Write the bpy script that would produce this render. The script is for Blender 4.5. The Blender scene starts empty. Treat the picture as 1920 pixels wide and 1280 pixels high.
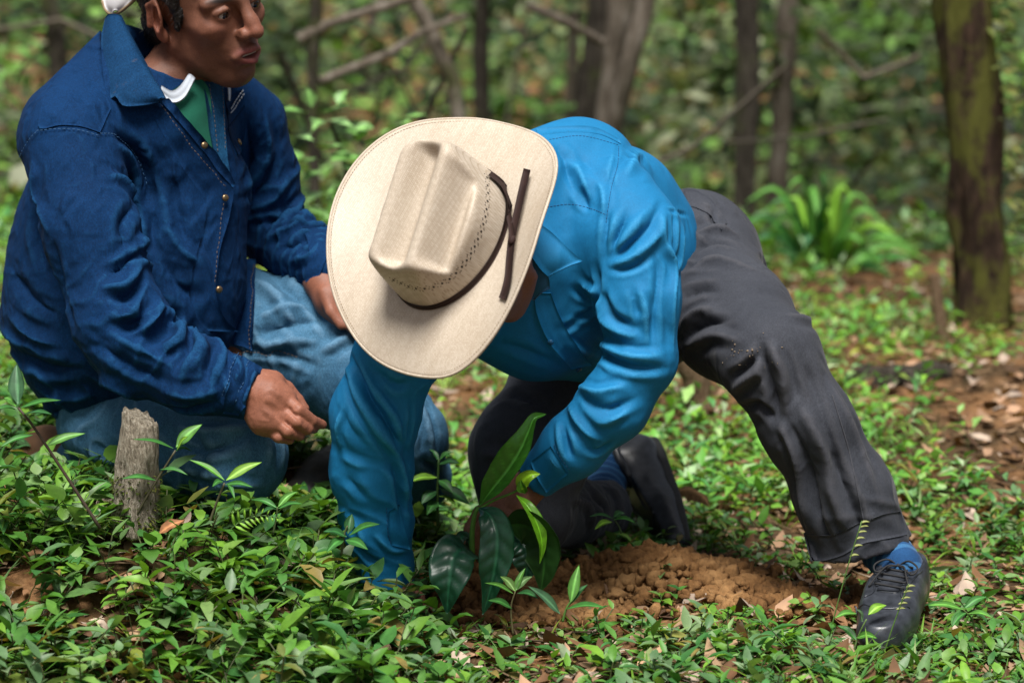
import bpy, math, random
import numpy as np
from mathutils import Vector, Matrix
from mathutils.bvhtree import BVHTree

random.seed(7)
rng = np.random.default_rng(11)
scene = bpy.context.scene
R = math.radians

# ------------------------------------------------------------------ camera
CAM = np.array([0.0, -4.5, 1.2]); PITCH = R(9.23); FPX = 5067.0
cam_data = bpy.data.cameras.new('camera')
cam = bpy.data.objects.new('camera', cam_data)
scene.collection.objects.link(cam)
scene.camera = cam
cam.location = CAM
cam.rotation_euler = (math.pi / 2 - PITCH, 0, 0)
cam_data.sensor_width = 36.0
cam_data.lens = 95.0
cam_data.clip_start = 0.05
cam_data.clip_end = 400.0
cam_data.dof.use_dof = True
cam_data.dof.focus_distance = 4.40
cam_data.dof.aperture_fstop = 3.2
cam_data.dof.aperture_blades = 7

# ------------------------------------------------------------------ sky and sun
SUN_EL, SUN_AZ = R(66), R(184)       # azimuth measured from +Y towards +X
world = bpy.data.worlds.new('World'); scene.world = world
world.use_nodes = True
wt = world.node_tree; wt.nodes.clear()
w_out = wt.nodes.new('ShaderNodeOutputWorld')
w_bg = wt.nodes.new('ShaderNodeBackground')
w_sky = wt.nodes.new('ShaderNodeTexSky')
w_sky.sky_type = 'NISHITA'; w_sky.sun_disc = False
w_sky.sun_elevation = SUN_EL; w_sky.sun_rotation = SUN_AZ
w_sky.air_density = 1.0; w_sky.dust_density = 3.0; w_sky.ozone_density = 1.0
w_hs = wt.nodes.new('ShaderNodeHueSaturation'); w_hs.inputs['Saturation'].default_value = 0.35
wt.links.new(w_sky.outputs[0], w_hs.inputs['Color'])
wt.links.new(w_hs.outputs[0], w_bg.inputs[0])
w_bg.inputs[1].default_value = 0.062
wt.links.new(w_bg.outputs[0], w_out.inputs[0])
sun_data = bpy.data.lights.new('sun', 'SUN')
sun_data.energy = 5.0; sun_data.angle = R(26); sun_data.color = (1.0, 0.965, 0.92)
sun = bpy.data.objects.new('sun', sun_data); scene.collection.objects.link(sun)
sd = Vector((math.sin(SUN_AZ) * math.cos(SUN_EL), math.cos(SUN_AZ) * math.cos(SUN_EL), math.sin(SUN_EL)))
sun.rotation_euler = sd.to_track_quat('Z', 'Y').to_euler()
vs = scene.view_settings
vs.view_transform = 'Standard'; vs.look = 'None'; vs.gamma = 1.0; vs.exposure = 0.55
vs.use_curve_mapping = False
scene.cycles.max_bounces = 6
scene.cycles.transparent_max_bounces = 8

# ------------------------------------------------------------------ picture <-> place
_c, _s = math.cos(PITCH), math.sin(PITCH)
RIGHT = np.array([1.0, 0, 0]); FWD = np.array([0, _c, -_s]); UP = np.array([0, _s, _c])
def ray(px, py):
    return FWD + RIGHT * ((px - 960) / FPX) + UP * ((640 - py) / FPX)
def P(px, py, Y):
    d = ray(px, py)
    return CAM + d * ((Y - CAM[1]) / d[1])
def RR(rpx, Y):
    return rpx * (Y - CAM[1]) / FPX * 1.01
def on_plane(px, py, p0, n):
    d = ray(px, py)
    return CAM + d * (np.dot(p0 - CAM, n) / np.dot(d, n))
def proj(p):
    q = np.asarray(p) - CAM
    z = q @ FWD
    return 960 + FPX * (q @ RIGHT) / z, 640 - FPX * (q @ UP) / z
def nrm(v):
    v = np.asarray(v, float); return v / (np.linalg.norm(v) + 1e-12)

# ------------------------------------------------------------------ numpy noise
def _h(ix, iy, iz, seed):
    n = (ix * 374761393 + iy * 668265263 + iz * 2147483647 + seed * 1274126177) & 0xffffffff
    n = ((n ^ (n >> 13)) * 1274126177) & 0xffffffff
    n = n ^ (n >> 16)
    return (n & 0xffff) / 32767.5 - 1.0
def noise(p, seed=0):
    p = np.asarray(p, float)
    i = np.floor(p).astype(np.int64); f = p - i
    u = f * f * (3 - 2 * f)
    out = 0
    for dx in (0, 1):
        wx = u[..., 0] if dx else 1 - u[..., 0]
        for dy in (0, 1):
            wy = u[..., 1] if dy else 1 - u[..., 1]
            for dz in (0, 1):
                wz = u[..., 2] if dz else 1 - u[..., 2]
                out = out + wx * wy * wz * _h(i[..., 0] + dx, i[..., 1] + dy, i[..., 2] + dz, seed)
    return out
def fbm(p, seed=0, o=3):
    a, t = 1.0, 0
    for k in range(o):
        t = t + a * noise(np.asarray(p) * (2.03 ** k) + k * 7.3, seed + k); a *= .5
    return t
def sm(x):
    x = np.clip(x, 0, 1); return x * x * (3 - 2 * x)

# ------------------------------------------------------------------ objects
COL = scene.collection
def link(name, me, mat=None, parent=None, loc=None):
    o = bpy.data.objects.new(name, me); COL.objects.link(o)
    if mat is not None and me is not None:
        for m in (mat if isinstance(mat, (list, tuple)) else [mat]):
            me.materials.append(m)
    if parent is not None:
        o.parent = parent
        o.matrix_parent_inverse = parent.matrix_world.inverted()
    return o
def mesh(name, V, F, smooth=True, col=None, midx=None):
    me = bpy.data.meshes.new(name)
    V = np.asarray(V, np.float32).reshape(-1, 3)
    if isinstance(F, np.ndarray):
        k = F.shape[1]; n = len(F)
        me.vertices.add(len(V)); me.vertices.foreach_set('co', V.ravel())
        me.loops.add(n * k); me.loops.foreach_set('vertex_index', F.astype(np.int32).ravel())
        me.polygons.add(n)
        me.polygons.foreach_set('loop_start', np.arange(0, n * k, k, dtype=np.int32))
        me.polygons.foreach_set('loop_total', np.full(n, k, np.int32))
        me.update(calc_edges=True)
    else:
        me.from_pydata(V.tolist(), [], [list(map(int, f)) for f in F])
    if smooth:
        me.polygons.foreach_set('use_smooth', np.ones(len(me.polygons), bool))
    if col is not None:
        a = me.color_attributes.new('Col', 'FLOAT_COLOR', 'POINT')
        c = np.ones((len(V), 4), np.float32); c[:, :3] = col
        a.data.foreach_set('color', c.ravel())
    if midx is not None:
        me.polygons.foreach_set('material_index', np.asarray(midx, np.int32))
    me.validate(); me.update()
    return me
def tag(o, label=None, cat=None, group=None, kind=None):
    if label: o['label'] = label
    if cat: o['category'] = cat
    if group: o['group'] = group
    if kind: o['kind'] = kind
    return o
def empty(name, loc):
    o = bpy.data.objects.new(name, None); COL.objects.link(o)
    o.location = Vector(loc); o.empty_display_size = .1
    bpy.context.view_layer.update()
    return o

class MB:
    def __init__(s): s.V = []; s.F = []; s.C = []; s.n = 0
    def add(s, V, F, c=None):
        V = np.asarray(V, float).reshape(-1, 3)
        s.V.append(V); s.F += [tuple(int(i) + s.n for i in f) for f in F]
        s.C.append(np.tile(np.array(c if c is not None else (1, 1, 1), float), (len(V), 1)) if np.ndim(c) < 2 else c)
        s.n += len(V)
    def mesh(s, name, smooth=True, col=False):
        return mesh(name, np.concatenate(s.V), s.F, smooth, np.concatenate(s.C) if col else None)

def frame_along(pts):
    pts = np.asarray(pts, float); n = len(pts)
    t = np.gradient(pts, axis=0); t /= np.linalg.norm(t, axis=1)[:, None] + 1e-12
    a = np.array([0, 0, 1.0]) if abs(t[0][2]) < .9 else np.array([1.0, 0, 0])
    u = nrm(np.cross(t[0], a)); U = [u]
    for i in range(1, n):
        u = U[-1] - t[i] * np.dot(U[-1], t[i]); U.append(nrm(u))
    U = np.array(U); W = np.cross(t, U)
    return t, U, W
def tube(pts, rad, n=8, caps=True, flat=1.0):
    pts = np.asarray(pts, float); m = len(pts)
    rad = np.broadcast_to(np.asarray(rad, float), (m,)) if np.ndim(rad) < 2 else rad
    t, U, W = frame_along(pts)
    a = np.linspace(0, 2 * math.pi, n, endpoint=False)
    V = pts[:, None] + (U[:, None] * np.cos(a)[None, :, None] + W[:, None] * np.sin(a)[None, :, None] * flat) * rad[:, None, None]
    F = []
    for i in range(m - 1):
        for j in range(n):
            k = (j + 1) % n
            F.append((i * n + j, i * n + k, (i + 1) * n + k, (i + 1) * n + j))
    if caps:
        F.append(tuple(range(n - 1, -1, -1))); F.append(tuple((m - 1) * n + j for j in range(n)))
    return V.reshape(-1, 3), F
def resample(pts, n):
    pts = np.asarray(pts, float)
    d = np.r_[0, np.cumsum(np.linalg.norm(np.diff(pts, axis=0), axis=1))]
    t = np.linspace(0, d[-1], n)
    return np.stack([np.interp(t, d, pts[:, k]) for k in range(pts.shape[1])], 1)
def smooth_line(pts, n):
    """Catmull-Rom through the points, resampled to n."""
    p = np.asarray(pts, float)
    if len(p) < 3: return resample(p, n)
    q = np.vstack([2 * p[0] - p[1], p, 2 * p[-1] - p[-2]])
    out = []
    for i in range(1, len(q) - 2):
        t = np.linspace(0, 1, 9)[:-1, None]
        a, b, c, d = q[i - 1], q[i], q[i + 1], q[i + 2]
        out.append(.5 * (2 * b + (c - a) * t + (2 * a - 5 * b + 4 * c - d) * t * t + (3 * b - a - 3 * c + d) * t ** 3))
    out.append(p[-1:])
    return resample(np.vstack(out), n)

# ------------------------------------------------------------------ solids from distance fields
class Solid:
    """A distance field on a grid, blended from tapered limbs and ellipsoids."""
    def __init__(s, h): s.h = h; s.ops = []
    def cone(s, a, b, ra, rb, k=.02, op='u', squash=None):
        a = np.asarray(a, float); b = np.asarray(b, float); s.ops.append(('c', a, b, ra, rb, k, op, squash))
    def chain(s, js, k=.02, op='u', squash=None):
        for (a, b) in zip(js[:-1], js[1:]):
            s.cone(P(*a[:3]), P(*b[:3]), RR(a[3], a[2]), RR(b[3], b[2]), k, op, squash)
    def wchain(s, js, k=.02, op='u', squash=None):
        for (a, b) in zip(js[:-1], js[1:]):
            s.cone(a[0], b[0], a[1], b[1], k, op, squash)
    def ell(s, c, ax, r, k=.02, op='u'):
        """ellipsoid with axes ax (3 unit rows) and radii r"""
        s.ops.append(('e', np.asarray(c, float), np.asarray(ax, float), np.asarray(r, float), k, op))
    def plane(s, p, n, near=None):
        """keep the side against n, everywhere or only near p"""
        s.ops.append(('p', np.asarray(p, float), nrm(n), near))
    def field(s):
        lo = np.full(3, 1e9); hi = -lo
        for o in s.ops:
            if o[0] == 'c' and o[6] == 'u':
                r = max(o[3], o[4]); lo = np.minimum(lo, np.minimum(o[1], o[2]) - r); hi = np.maximum(hi, np.maximum(o[1], o[2]) + r)
            if o[0] == 'e' and o[5] == 'u':
                r = o[3].max(); lo = np.minimum(lo, o[1] - r); hi = np.maximum(hi, o[1] + r)
        lo -= .03; hi += .03
        dim = np.ceil((hi - lo) / s.h).astype(int) + 1
        f = np.full(dim, 1.0, np.float32)
        ax = [lo[i] + s.h * np.arange(dim[i]) for i in range(3)]
        def block(l, u):
            i0 = np.clip(np.floor((l - lo) / s.h).astype(int), 0, dim - 1); i1 = np.clip(np.ceil((u - lo) / s.h).astype(int) + 1, 1, dim)
            sl = tuple(slice(i0[i], max(i1[i], i0[i] + 1)) for i in range(3))
            X = ax[0][sl[0]][:, None, None].astype(np.float32); Y = ax[1][sl[1]][None, :, None].astype(np.float32); Z = ax[2][sl[2]][None, None, :].astype(np.float32)
            return sl, X, Y, Z
        for o in s.ops:
            if o[0] == 'p':
                _, p, n, k = o
                d = (ax[0][:, None, None] - p[0]) * n[0] + (ax[1][None, :, None] - p[1]) * n[1] + (ax[2][None, None, :] - p[2]) * n[2]
                if k is None: f = np.maximum(f, d.astype(np.float32)); continue
                r2 = (ax[0][:, None, None] - p[0]) ** 2 + (ax[1][None, :, None] - p[1]) ** 2 + (ax[2][None, None, :] - p[2]) ** 2
                f = np.where(r2 < k * k, np.maximum(f, d.astype(np.float32)), f); continue
            if o[0] == 'c':
                _, a, b, ra, rb, k, op, sq = o
                pad = max(ra, rb) + k + 3 * s.h
                sl, X, Y, Z = block(np.minimum(a, b) - pad, np.maximum(a, b) + pad)
                x, y, z = X - a[0], Y - a[1], Z - a[2]
                ba = (b - a).astype(np.float32)
                if sq is not None:
                    n, fac = sq; n = nrm(n); q = (x * n[0] + y * n[1] + z * n[2]) * (1 / fac - 1)
                    x, y, z = x + n[0] * q, y + n[1] * q, z + n[2] * q
                    ba = ba + n * (ba @ n) * (1 / fac - 1)
                L = float(ba @ ba) + 1e-12
                t = np.clip((x * ba[0] + y * ba[1] + z * ba[2]) / L, 0, 1)
                d = np.sqrt((x - t * ba[0]) ** 2 + (y - t * ba[1]) ** 2 + (z - t * ba[2]) ** 2) - (ra + (rb - ra) * t)
                if sq is not None: d = d * min(1, .5 + .5 * sq[1])
            else:
                _, c, A, r, k, op = o
                pad = r.max() + k + 3 * s.h
                sl, X, Y, Z = block(c - pad, c + pad)
                x, y, z = X - c[0], Y - c[1], Z - c[2]
                u = [(x * A[i][0] + y * A[i][1] + z * A[i][2]) for i in range(3)]
                k0 = np.sqrt((u[0] / r[0]) ** 2 + (u[1] / r[1]) ** 2 + (u[2] / r[2]) ** 2)
                k1 = np.sqrt((u[0] / r[0] ** 2) ** 2 + (u[1] / r[1] ** 2) ** 2 + (u[2] / r[2] ** 2) ** 2) + 1e-9
                d = k0 * (k0 - 1) / k1
            g = f[sl]
            if op == 'u':
                h = np.maximum(k - np.abs(g - d), 0) / k
                f[sl] = np.minimum(g, d) - h * h * k * .25
            else:
                h = np.maximum(k - np.abs(g + d), 0) / k
                f[sl] = np.maximum(g, -d) + h * h * k * .25
        return f, lo
    def build(s, smooth=2):
        f, lo = s.field(); h = s.h
        ins = f < 0
        c = np.zeros(tuple(np.array(f.shape) - 1), np.uint8)
        corners = [(i, j, k) for i in (0, 1) for j in (0, 1) for k in (0, 1)]
        n0, n1, n2 = c.shape
        for (i, j, k) in corners: c += ins[i:i + n0, j:j + n1, k:k + n2]
        mask = (c > 0) & (c < 8)
        ix = np.argwhere(mask)
        vid = np.full(c.shape, -1, np.int32); vid[mask] = np.arange(len(ix))
        val = {q: f[ix[:, 0] + q[0], ix[:, 1] + q[1], ix[:, 2] + q[2]] for q in corners}
        pos = np.zeros((len(ix), 3)); cnt = np.zeros(len(ix))
        for a in corners:
            for d in range(3):
                if a[d] == 0:
                    b = list(a); b[d] = 1; b = tuple(b)
                    va, vb = val[a], val[b]
                    cr = (va < 0) != (vb < 0)
                    t = np.where(cr, va / (va - vb + 1e-20), 0)
                    q = np.tile(np.array(a, float), (len(ix), 1)); q[:, d] += t
                    pos += q * cr[:, None]; cnt += cr
        V = lo + (ix + pos / cnt[:, None]) * h
        F = []
        for d in range(3):
            e, g = (d + 1) % 3, (d + 2) % 3
            s0 = [slice(None)] * 3; s1 = [slice(None)] * 3; s0[d] = slice(0, -1); s1[d] = slice(1, None)
            a = ins[tuple(s0)]; b = ins[tuple(s1)]
            pts = np.argwhere(a != b)
            ok = (pts[:, e] > 0) & (pts[:, g] > 0) & (pts[:, e] < f.shape[e] - 1) & (pts[:, g] < f.shape[g] - 1)
            pts = pts[ok]
            fl = a[pts[:, 0], pts[:, 1], pts[:, 2]]
            def cell(de, dg):
                q = pts.copy(); q[:, e] += de; q[:, g] += dg
                return vid[q[:, 0], q[:, 1], q[:, 2]]
            quad = np.stack([cell(-1, -1), cell(0, -1), cell(0, 0), cell(-1, 0)], 1)
            quad[~fl] = quad[~fl][:, ::-1]
            F.append(quad)
        F = np.concatenate(F)
        F = F[(F >= 0).all(1)]
        return Skin(V, F, smooth)

class Skin:
    """A mesh in progress: smoothing, folds pressed along lines, then an object."""
    def __init__(s, V, F, smooth=2):
        s.V = V; s.F = F; s._bvh = None
        e = np.concatenate([F[:, [0, 1]], F[:, [1, 2]], F[:, [2, 3]], F[:, [3, 0]]])
        s.e0 = np.r_[e[:, 0], e[:, 1]]; s.e1 = np.r_[e[:, 1], e[:, 0]]
        s.deg = np.bincount(s.e0, minlength=len(V)).astype(float)
        s.smooth(smooth)
        s.normals()
    def smooth(s, it, w=.5, mask=None):
        for _ in range(it):
            a = np.stack([np.bincount(s.e0, s.V[s.e1, k], len(s.V)) for k in range(3)], 1) / np.maximum(s.deg, 1)[:, None]
            ww = w if mask is None else (w * mask)[:, None]
            s.V = s.V + (a - s.V) * ww
    def normals(s):
        V, F = s.V, s.F
        n = np.cross(V[F[:, 2]] - V[F[:, 0]], V[F[:, 3]] - V[F[:, 1]])
        N = np.zeros_like(V)
        for k in range(3):
            N[:, k] = sum(np.bincount(F[:, q], n[:, k], len(V)) for q in range(4))
        s.N = N / (np.linalg.norm(N, axis=1)[:, None] + 1e-12)
    def bvh(s):
        if s._bvh is None:
            s._bvh = BVHTree.FromPolygons(s.V.tolist(), s.F.tolist())
        return s._bvh
    def freeze(s):
        s._bvh = None; s.normals(); s.bvh()
    def hit(s, px, py):
        d = ray(px, py)
        q = s.bvh().ray_cast(Vector(CAM), Vector(nrm(d)))
        if q[0] is None: return None, None
        return np.array(q[0]), np.array(q[1])
    def line(s, pts, step=4):
        pts = np.asarray(pts, float)
        L = np.linalg.norm(np.diff(pts, axis=0), axis=1).sum()
        q = smooth_line(pts, max(3, int(L / step)))
        return q
    def stroke(s, pts, w, amp, taper=.35, sharp=2.0):
        """press (amp<0) or raise (amp>0) a fold along picture points; w in px, amp in mm"""
        q = s.line(pts)
        H = []; T = []
        n = len(q)
        for i, (x, y) in enumerate(q):
            h, nn = s.hit(x, y)
            if h is not None:
                u = i / (n - 1)
                H.append(np.r_[h, nn]); T.append(min(1, min(u, 1 - u) / taper + .12) if taper > 0 else 1)
        if len(H) < 2: return
        H = np.array(H); T = np.array(T)
        ww = w * np.mean(np.linalg.norm(H[:, :3] - CAM, axis=1)) / FPX
        s._press(H, T, ww, amp / 1000, sharp)
    def _press(s, H, T, ww, amp, sharp):
        lo = H[:, :3].min(0) - 4 * ww; hi = H[:, :3].max(0) + 4 * ww
        sel = np.where(((s.V > lo) & (s.V < hi)).all(1))[0]
        if len(sel) == 0: return
        for c0 in range(0, len(sel), 20000):
            ss = sel[c0:c0 + 20000]
            d2 = ((s.V[ss][:, None, :] - H[None, :, :3]) ** 2).sum(2)
            j = d2.argmin(1); d = np.sqrt(d2[np.arange(len(ss)), j])
            face = np.clip((s.N[ss] * H[j, 3:]).sum(1) * 1.5, 0, 1)
            k = (np.exp(-(d / ww) ** 1.15) * 1.15 - .30 * np.exp(-((d - 2.2 * ww) / (1.0 * ww)) ** 2)) * T[j] * face
            s.V[ss] += H[j, 3:] * (k * amp)[:, None]
    def sharpen(s, it, k):
        """pull the folds crisp: away from the smoothed surface"""
        V0 = s.V.copy(); s.smooth(it, .6); d = V0 - s.V
        L = np.linalg.norm(d, axis=1)[:, None]; d = d * np.minimum(1, .004 / (L + 1e-9)); s.V = V0 + d * k
    def folds(s, lines, scale=1.0, wscale=1.0):
        """each: (points, width px, ridge mm); a ridge with a hollow on both sides"""
        s.bvh()
        for ln in lines:
            s.stroke(ln[0], ln[1] * wscale, ln[2] * scale, *(ln[3:]))
    def crumple(s, freq, amp, seed=0, stretch=None, mask=None):
        """soft cloth unevenness: ridged noise, stretched along a direction"""
        p = s.V * freq
        if stretch is not None:
            n, fac = stretch; n = nrm(n); p = p + n[None] * ((p @ n) * (1 / fac - 1))[:, None]
        p = p + .6 * np.stack([noise(p * .6 + 3.1, seed + 9), noise(p * .6 + 11.7, seed + 10), noise(p * .6 + 23.2, seed + 12)], 1)
        q = 1 - np.abs(noise(p, seed)) * 2
        q = q + .5 * (1 - np.abs(noise(p * 2.1, seed + 4)) * 2)
        m = 1 if mask is None else mask
        s.V = s.V + s.N * (q * amp * m)[:, None]
    def limb(s, a, b, rmax, freq, amp, spiral, c, wid, seed, side=None):
        """bunched folds round a limb, thickest at c (share of its length)"""
        a = np.asarray(a); b = np.asarray(b); ax = nrm(b - a); L = np.linalg.norm(b - a)
        q = s.V - a; t = q @ ax; r = q - t[:, None] * ax; rd = np.linalg.norm(r, axis=1)
        sel = np.where((rd < rmax) & (t > -.06) & (t < L + .06))[0]
        if not len(sel): return
        V = s.V[sel]; t = t[sel]; r = r[sel] / (rd[sel][:, None] + 1e-9)
        u = nrm(np.cross(ax, (0.3, .2, .9))); w = np.cross(ax, u); an = np.arctan2(r @ w, r @ u)
        ph = math.pi * (t * freq * .7 + spiral * an / math.pi) + 4.2 * noise(V * 8, seed) + 1.2 * noise(V * 22, seed + 1)
        rg = (1 - np.abs(np.sin(ph))) ** 1.6 - .3
        bell = np.exp(-((t / L - c) / wid) ** 2)
        m = .35 + .65 * sm(.5 + .9 * noise(V * 9, seed + 2))
        if side is not None: m = m * (.3 + .7 * sm(.5 + .6 * (r @ nrm(side))))
        ed = sm((rmax - rd[sel]) / (rmax * .25))
        s.V[sel] += s.N[sel] * (rg * bell * m * ed * amp)[:, None]
    def obj(s, name, mat, parent=None, col=None):
        return link(name, mesh(name, s.V, s.F, True, col), mat, parent)

def grid_faces(n, m):
    return [(i * m + j, i * m + j + 1, (i + 1) * m + j + 1, (i + 1) * m + j) for i in range(n - 1) for j in range(m - 1)]
def shell(Pg, Ng, thick):
    """grid of points (n,m,3) with normals -> closed thin slab"""
    n, m = Pg.shape[:2]
    A = Pg.reshape(-1, 3); B = (Pg - Ng * thick).reshape(-1, 3); o = n * m
    F = grid_faces(n, m); F = F + [tuple(i + o for i in f[::-1]) for f in F]
    rim = [(i, 0) for i in range(n)] + [(n - 1, j) for j in range(1, m)] + [(i, m - 1) for i in range(n - 2, -1, -1)] + [(0, j) for j in range(m - 2, 0, -1)]
    rim = [i * m + j for i, j in rim]
    for a, b in zip(rim, rim[1:] + rim[:1]): F.append((b, a, a + o, b + o))
    return np.vstack([A, B]), F
def patch(name, sk, A, B, mat, parent, off=.003, thick=.004, step=7, lift=None, smooth=2, m=None, curl=0.0):
    """a piece of cloth lying on a garment, between two picture lines A and B"""
    LA = np.linalg.norm(np.diff(np.asarray(A, float), axis=0), axis=1).sum()
    n = max(4, int(LA / step)); a = smooth_line(A, n); b = smooth_line(B, n)
    if m is None: m = max(3, int(np.median(np.linalg.norm(a - b, axis=1)) / step) + 1)
    Pg = np.full((n, m, 3), np.nan); Ng = np.zeros((n, m, 3)); D = np.full((n, m), np.nan)
    W = np.zeros((n, m, 2))
    for i in range(n):
        for j in range(m):
            t = j / (m - 1); x, y = a[i] * (1 - t) + b[i] * t; W[i, j] = x, y
            h, nn = sk.hit(x, y)
            if h is not None: D[i, j] = np.dot(h - CAM, FWD); Ng[i, j] = nn
    med = np.nanmedian(D)
    for i in range(n):
        for j in range(m):
            if np.isnan(D[i, j]):
                ok = ~np.isnan(D)
                k = np.argwhere(ok); d = ((k - (i, j)) ** 2).sum(1).argmin(); D[i, j] = D[tuple(k[d])]; Ng[i, j] = Ng[tuple(k[d])]
    for _ in range(smooth):
        for Z in (D, Ng):
            q = np.pad(Z, ((1, 1), (1, 1)) + ((0, 0),) * (Z.ndim - 2), mode='edge')
            Z[:] = (q[:-2, 1:-1] + q[2:, 1:-1] + q[1:-1, :-2] + q[1:-1, 2:] + 2 * Z) / 6
    for i in range(n):
        for j in range(m):
            r = ray(*W[i, j]); Pg[i, j] = CAM + r * D[i, j]
    Ng /= np.linalg.norm(Ng, axis=2)[..., None] + 1e-9
    t = np.linspace(0, 1, m)[None, :, None]
    o = off if lift is None else off + (lift - off) * t
    Pg = Pg + Ng * (o + curl * np.sin(t * math.pi))
    V, F = shell(Pg, Ng, thick)
    return link(name, mesh(name, V, F), mat, parent)
def stitches(name, sk, lines, mat, parent, r=.0005, off=.001, dash=.0045, gap=.002):
    mb = MB()
    for pts in lines:
        q = sk.line(pts, 3)
        H = [sk.hit(x, y) for x, y in q]
        H = np.array([h + n * off for h, n in H if h is not None])
        if len(H) < 3: continue
        keep = np.r_[True, np.linalg.norm(np.diff(H, axis=0), axis=1) < .02]
        H = H[keep]
        L = np.linalg.norm(np.diff(H, axis=0), axis=1).sum()
        n = max(2, int(L / (dash + gap)))
        Q = resample(H, n * 3 + 1)
        for i in range(n):
            V, F = tube(Q[i * 3:i * 3 + 3], r, 4)
            mb.add(V, F)
    if mb.n:
        o = link(name, mb.mesh(name), mat, parent); o['kind'] = 'stuff'; return o
def seam_ridge(name, sk, lines, mat, parent, r=.0016, off=.0004):
    for pts in lines:
        q = sk.line(pts, 4)
        H = np.array([h + n * off for h, n in (sk.hit(x, y) for x, y in q) if h is not None])
        if len(H) < 3: continue
        V, F = tube(H, r, 5)
        link(name, mesh(name, V, F), mat, parent)

# ------------------------------------------------------------------ materials
def newmat(name):
    m = bpy.data.materials.new(name); m.use_nodes = True
    t = m.node_tree; t.nodes.clear()
    o = t.nodes.new('ShaderNodeOutputMaterial'); b = t.nodes.new('ShaderNodeBsdfPrincipled')
    t.links.new(b.outputs[0], o.inputs[0])
    return m, t, b, o
def nd(t, kind, **kw):
    n = t.nodes.new(kind)
    for k, v in kw.items():
        if k in n.inputs: n.inputs[k].default_value = v
        else: setattr(n, k, v)
    return n
def coords(t, scale=(1, 1, 1), out='Object', rot=(0, 0, 0)):
    c = t.nodes.new('ShaderNodeTexCoord'); m = t.nodes.new('ShaderNodeMapping')
    m.inputs['Scale'].default_value = scale; m.inputs['Rotation'].default_value = rot
    t.links.new(c.outputs[out], m.inputs[0]); return m.outputs[0]
def ramp(t, fac, stops):
    r = t.nodes.new('ShaderNodeValToRGB'); e = r.color_ramp.elements
    while len(e) < len(stops): e.new(.5)
    for x, (p, c) in zip(e, stops): x.position = p; x.color = (*c, 1)
    t.links.new(fac, r.inputs[0]); return r.outputs[0]
def mixc(t, fac, a, b, mode='MIX'):
    m = t.nodes.new('ShaderNodeMix'); m.data_type = 'RGBA'; m.blend_type = mode
    for i, v in ((0, fac), (6, a), (7, b)):
        if hasattr(v, 'is_linked') or hasattr(v, 'links'): t.links.new(v, m.inputs[i])
        else: m.inputs[i].default_value = v if i == 0 else (*v, 1)
    return m.outputs[2]
def bump(t, b, h, strength=.3, dist=.001):
    n = t.nodes.new('ShaderNodeBump'); n.inputs['Strength'].default_value = strength; n.inputs['Distance'].default_value = dist
    t.links.new(h, n.inputs['Height']); t.links.new(n.outputs[0], b.inputs['Normal']); return n
def noisetex(t, v, scale, detail=4, rough=.55):
    n = nd(t, 'ShaderNodeTexNoise'); n.inputs['Scale'].default_value = scale; n.inputs['Detail'].default_value = detail; n.inputs['Roughness'].default_value = rough
    t.links.new(v, n.inputs['Vector']); return n.outputs[0]

def cloth(name, c0, c1, rough=.8, sheen=.15, mottle=9, twill=1400, tw_amt=.35, bump_d=.0006, spec=.25, dirt=None, grain=0.0, crease=0.0, crease_scale=16, fade=None):
    """woven cloth: mottled dye, thread grain, fine creases, worn-pale ridges (fade)"""
    m, t, b, o = newmat(name)
    v = coords(t)
    n = noisetex(t, v, mottle, 5)
    col = ramp(t, n, [(.3, c0), (.7, c1)])
    fine = noisetex(t, v, twill, 2)
    col = mixc(t, tw_amt, col, ramp(t, fine, [(.3, tuple(x * .45 for x in c0)), (.7, tuple(min(1, x * 1.7) for x in c1))]))
    if grain:
        gr = noisetex(t, coords(t, (1, 1, .45)), 430, 3, .7)
        col = mixc(t, 1.0, col, ramp(t, gr, [(.32, (1 - grain,) * 3), (.68, (1 + grain,) * 3)]), 'MULTIPLY')
    if fade:
        ge = t.nodes.new('ShaderNodeNewGeometry')
        pt = ramp(t, ge.outputs['Pointiness'], [(.508, (0, 0, 0)), (.545, (.75, .75, .75))])
        gm = mixc(t, 1.0, pt, ramp(t, noisetex(t, v, 300, 3, .7), [(.35, (.3, .3, .3)), (.65, (1, 1, 1))]), 'MULTIPLY')
        col = mixc(t, gm, col, fade)
    if dirt:
        dn = noisetex(t, v, 14, 8, .7)
        col = mixc(t, ramp(t, dn, [(.60, (0, 0, 0)), (.75, (.55, .55, .55))]), col, dirt)
    t.links.new(col, b.inputs['Base Color'])
    b.inputs['Roughness'].default_value = rough; b.inputs['Specular IOR Level'].default_value = spec
    b.inputs['Sheen Weight'].default_value = sheen; b.inputs['Sheen Roughness'].default_value = .4
    big = noisetex(t, v, 120, 3)
    ad = t.nodes.new('ShaderNodeMath'); ad.operation = 'ADD'; t.links.new(fine, ad.inputs[0]); t.links.new(big, ad.inputs[1])
    nb = bump(t, b, ad.outputs[0], .35, bump_d)
    if crease:
        rd = t.nodes.new('ShaderNodeTexNoise'); rd.noise_type = 'RIDGED_MULTIFRACTAL'
        rd.inputs['Scale'].default_value = crease_scale; rd.inputs['Detail'].default_value = 2.5; rd.inputs['Roughness'].default_value = .45
        rd.inputs['Distortion'].default_value = .6
        t.links.new(coords(t, (1, 1, .55), rot=(.3, .5, .2)), rd.inputs['Vector'])
        n2b = t.nodes.new('ShaderNodeBump'); n2b.inputs['Strength'].default_value = 1.0; n2b.inputs['Distance'].default_value = crease
        t.links.new(rd.outputs[0], n2b.inputs['Height']); t.links.new(n2b.outputs[0], nb.inputs['Normal'])
    return m
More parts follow.
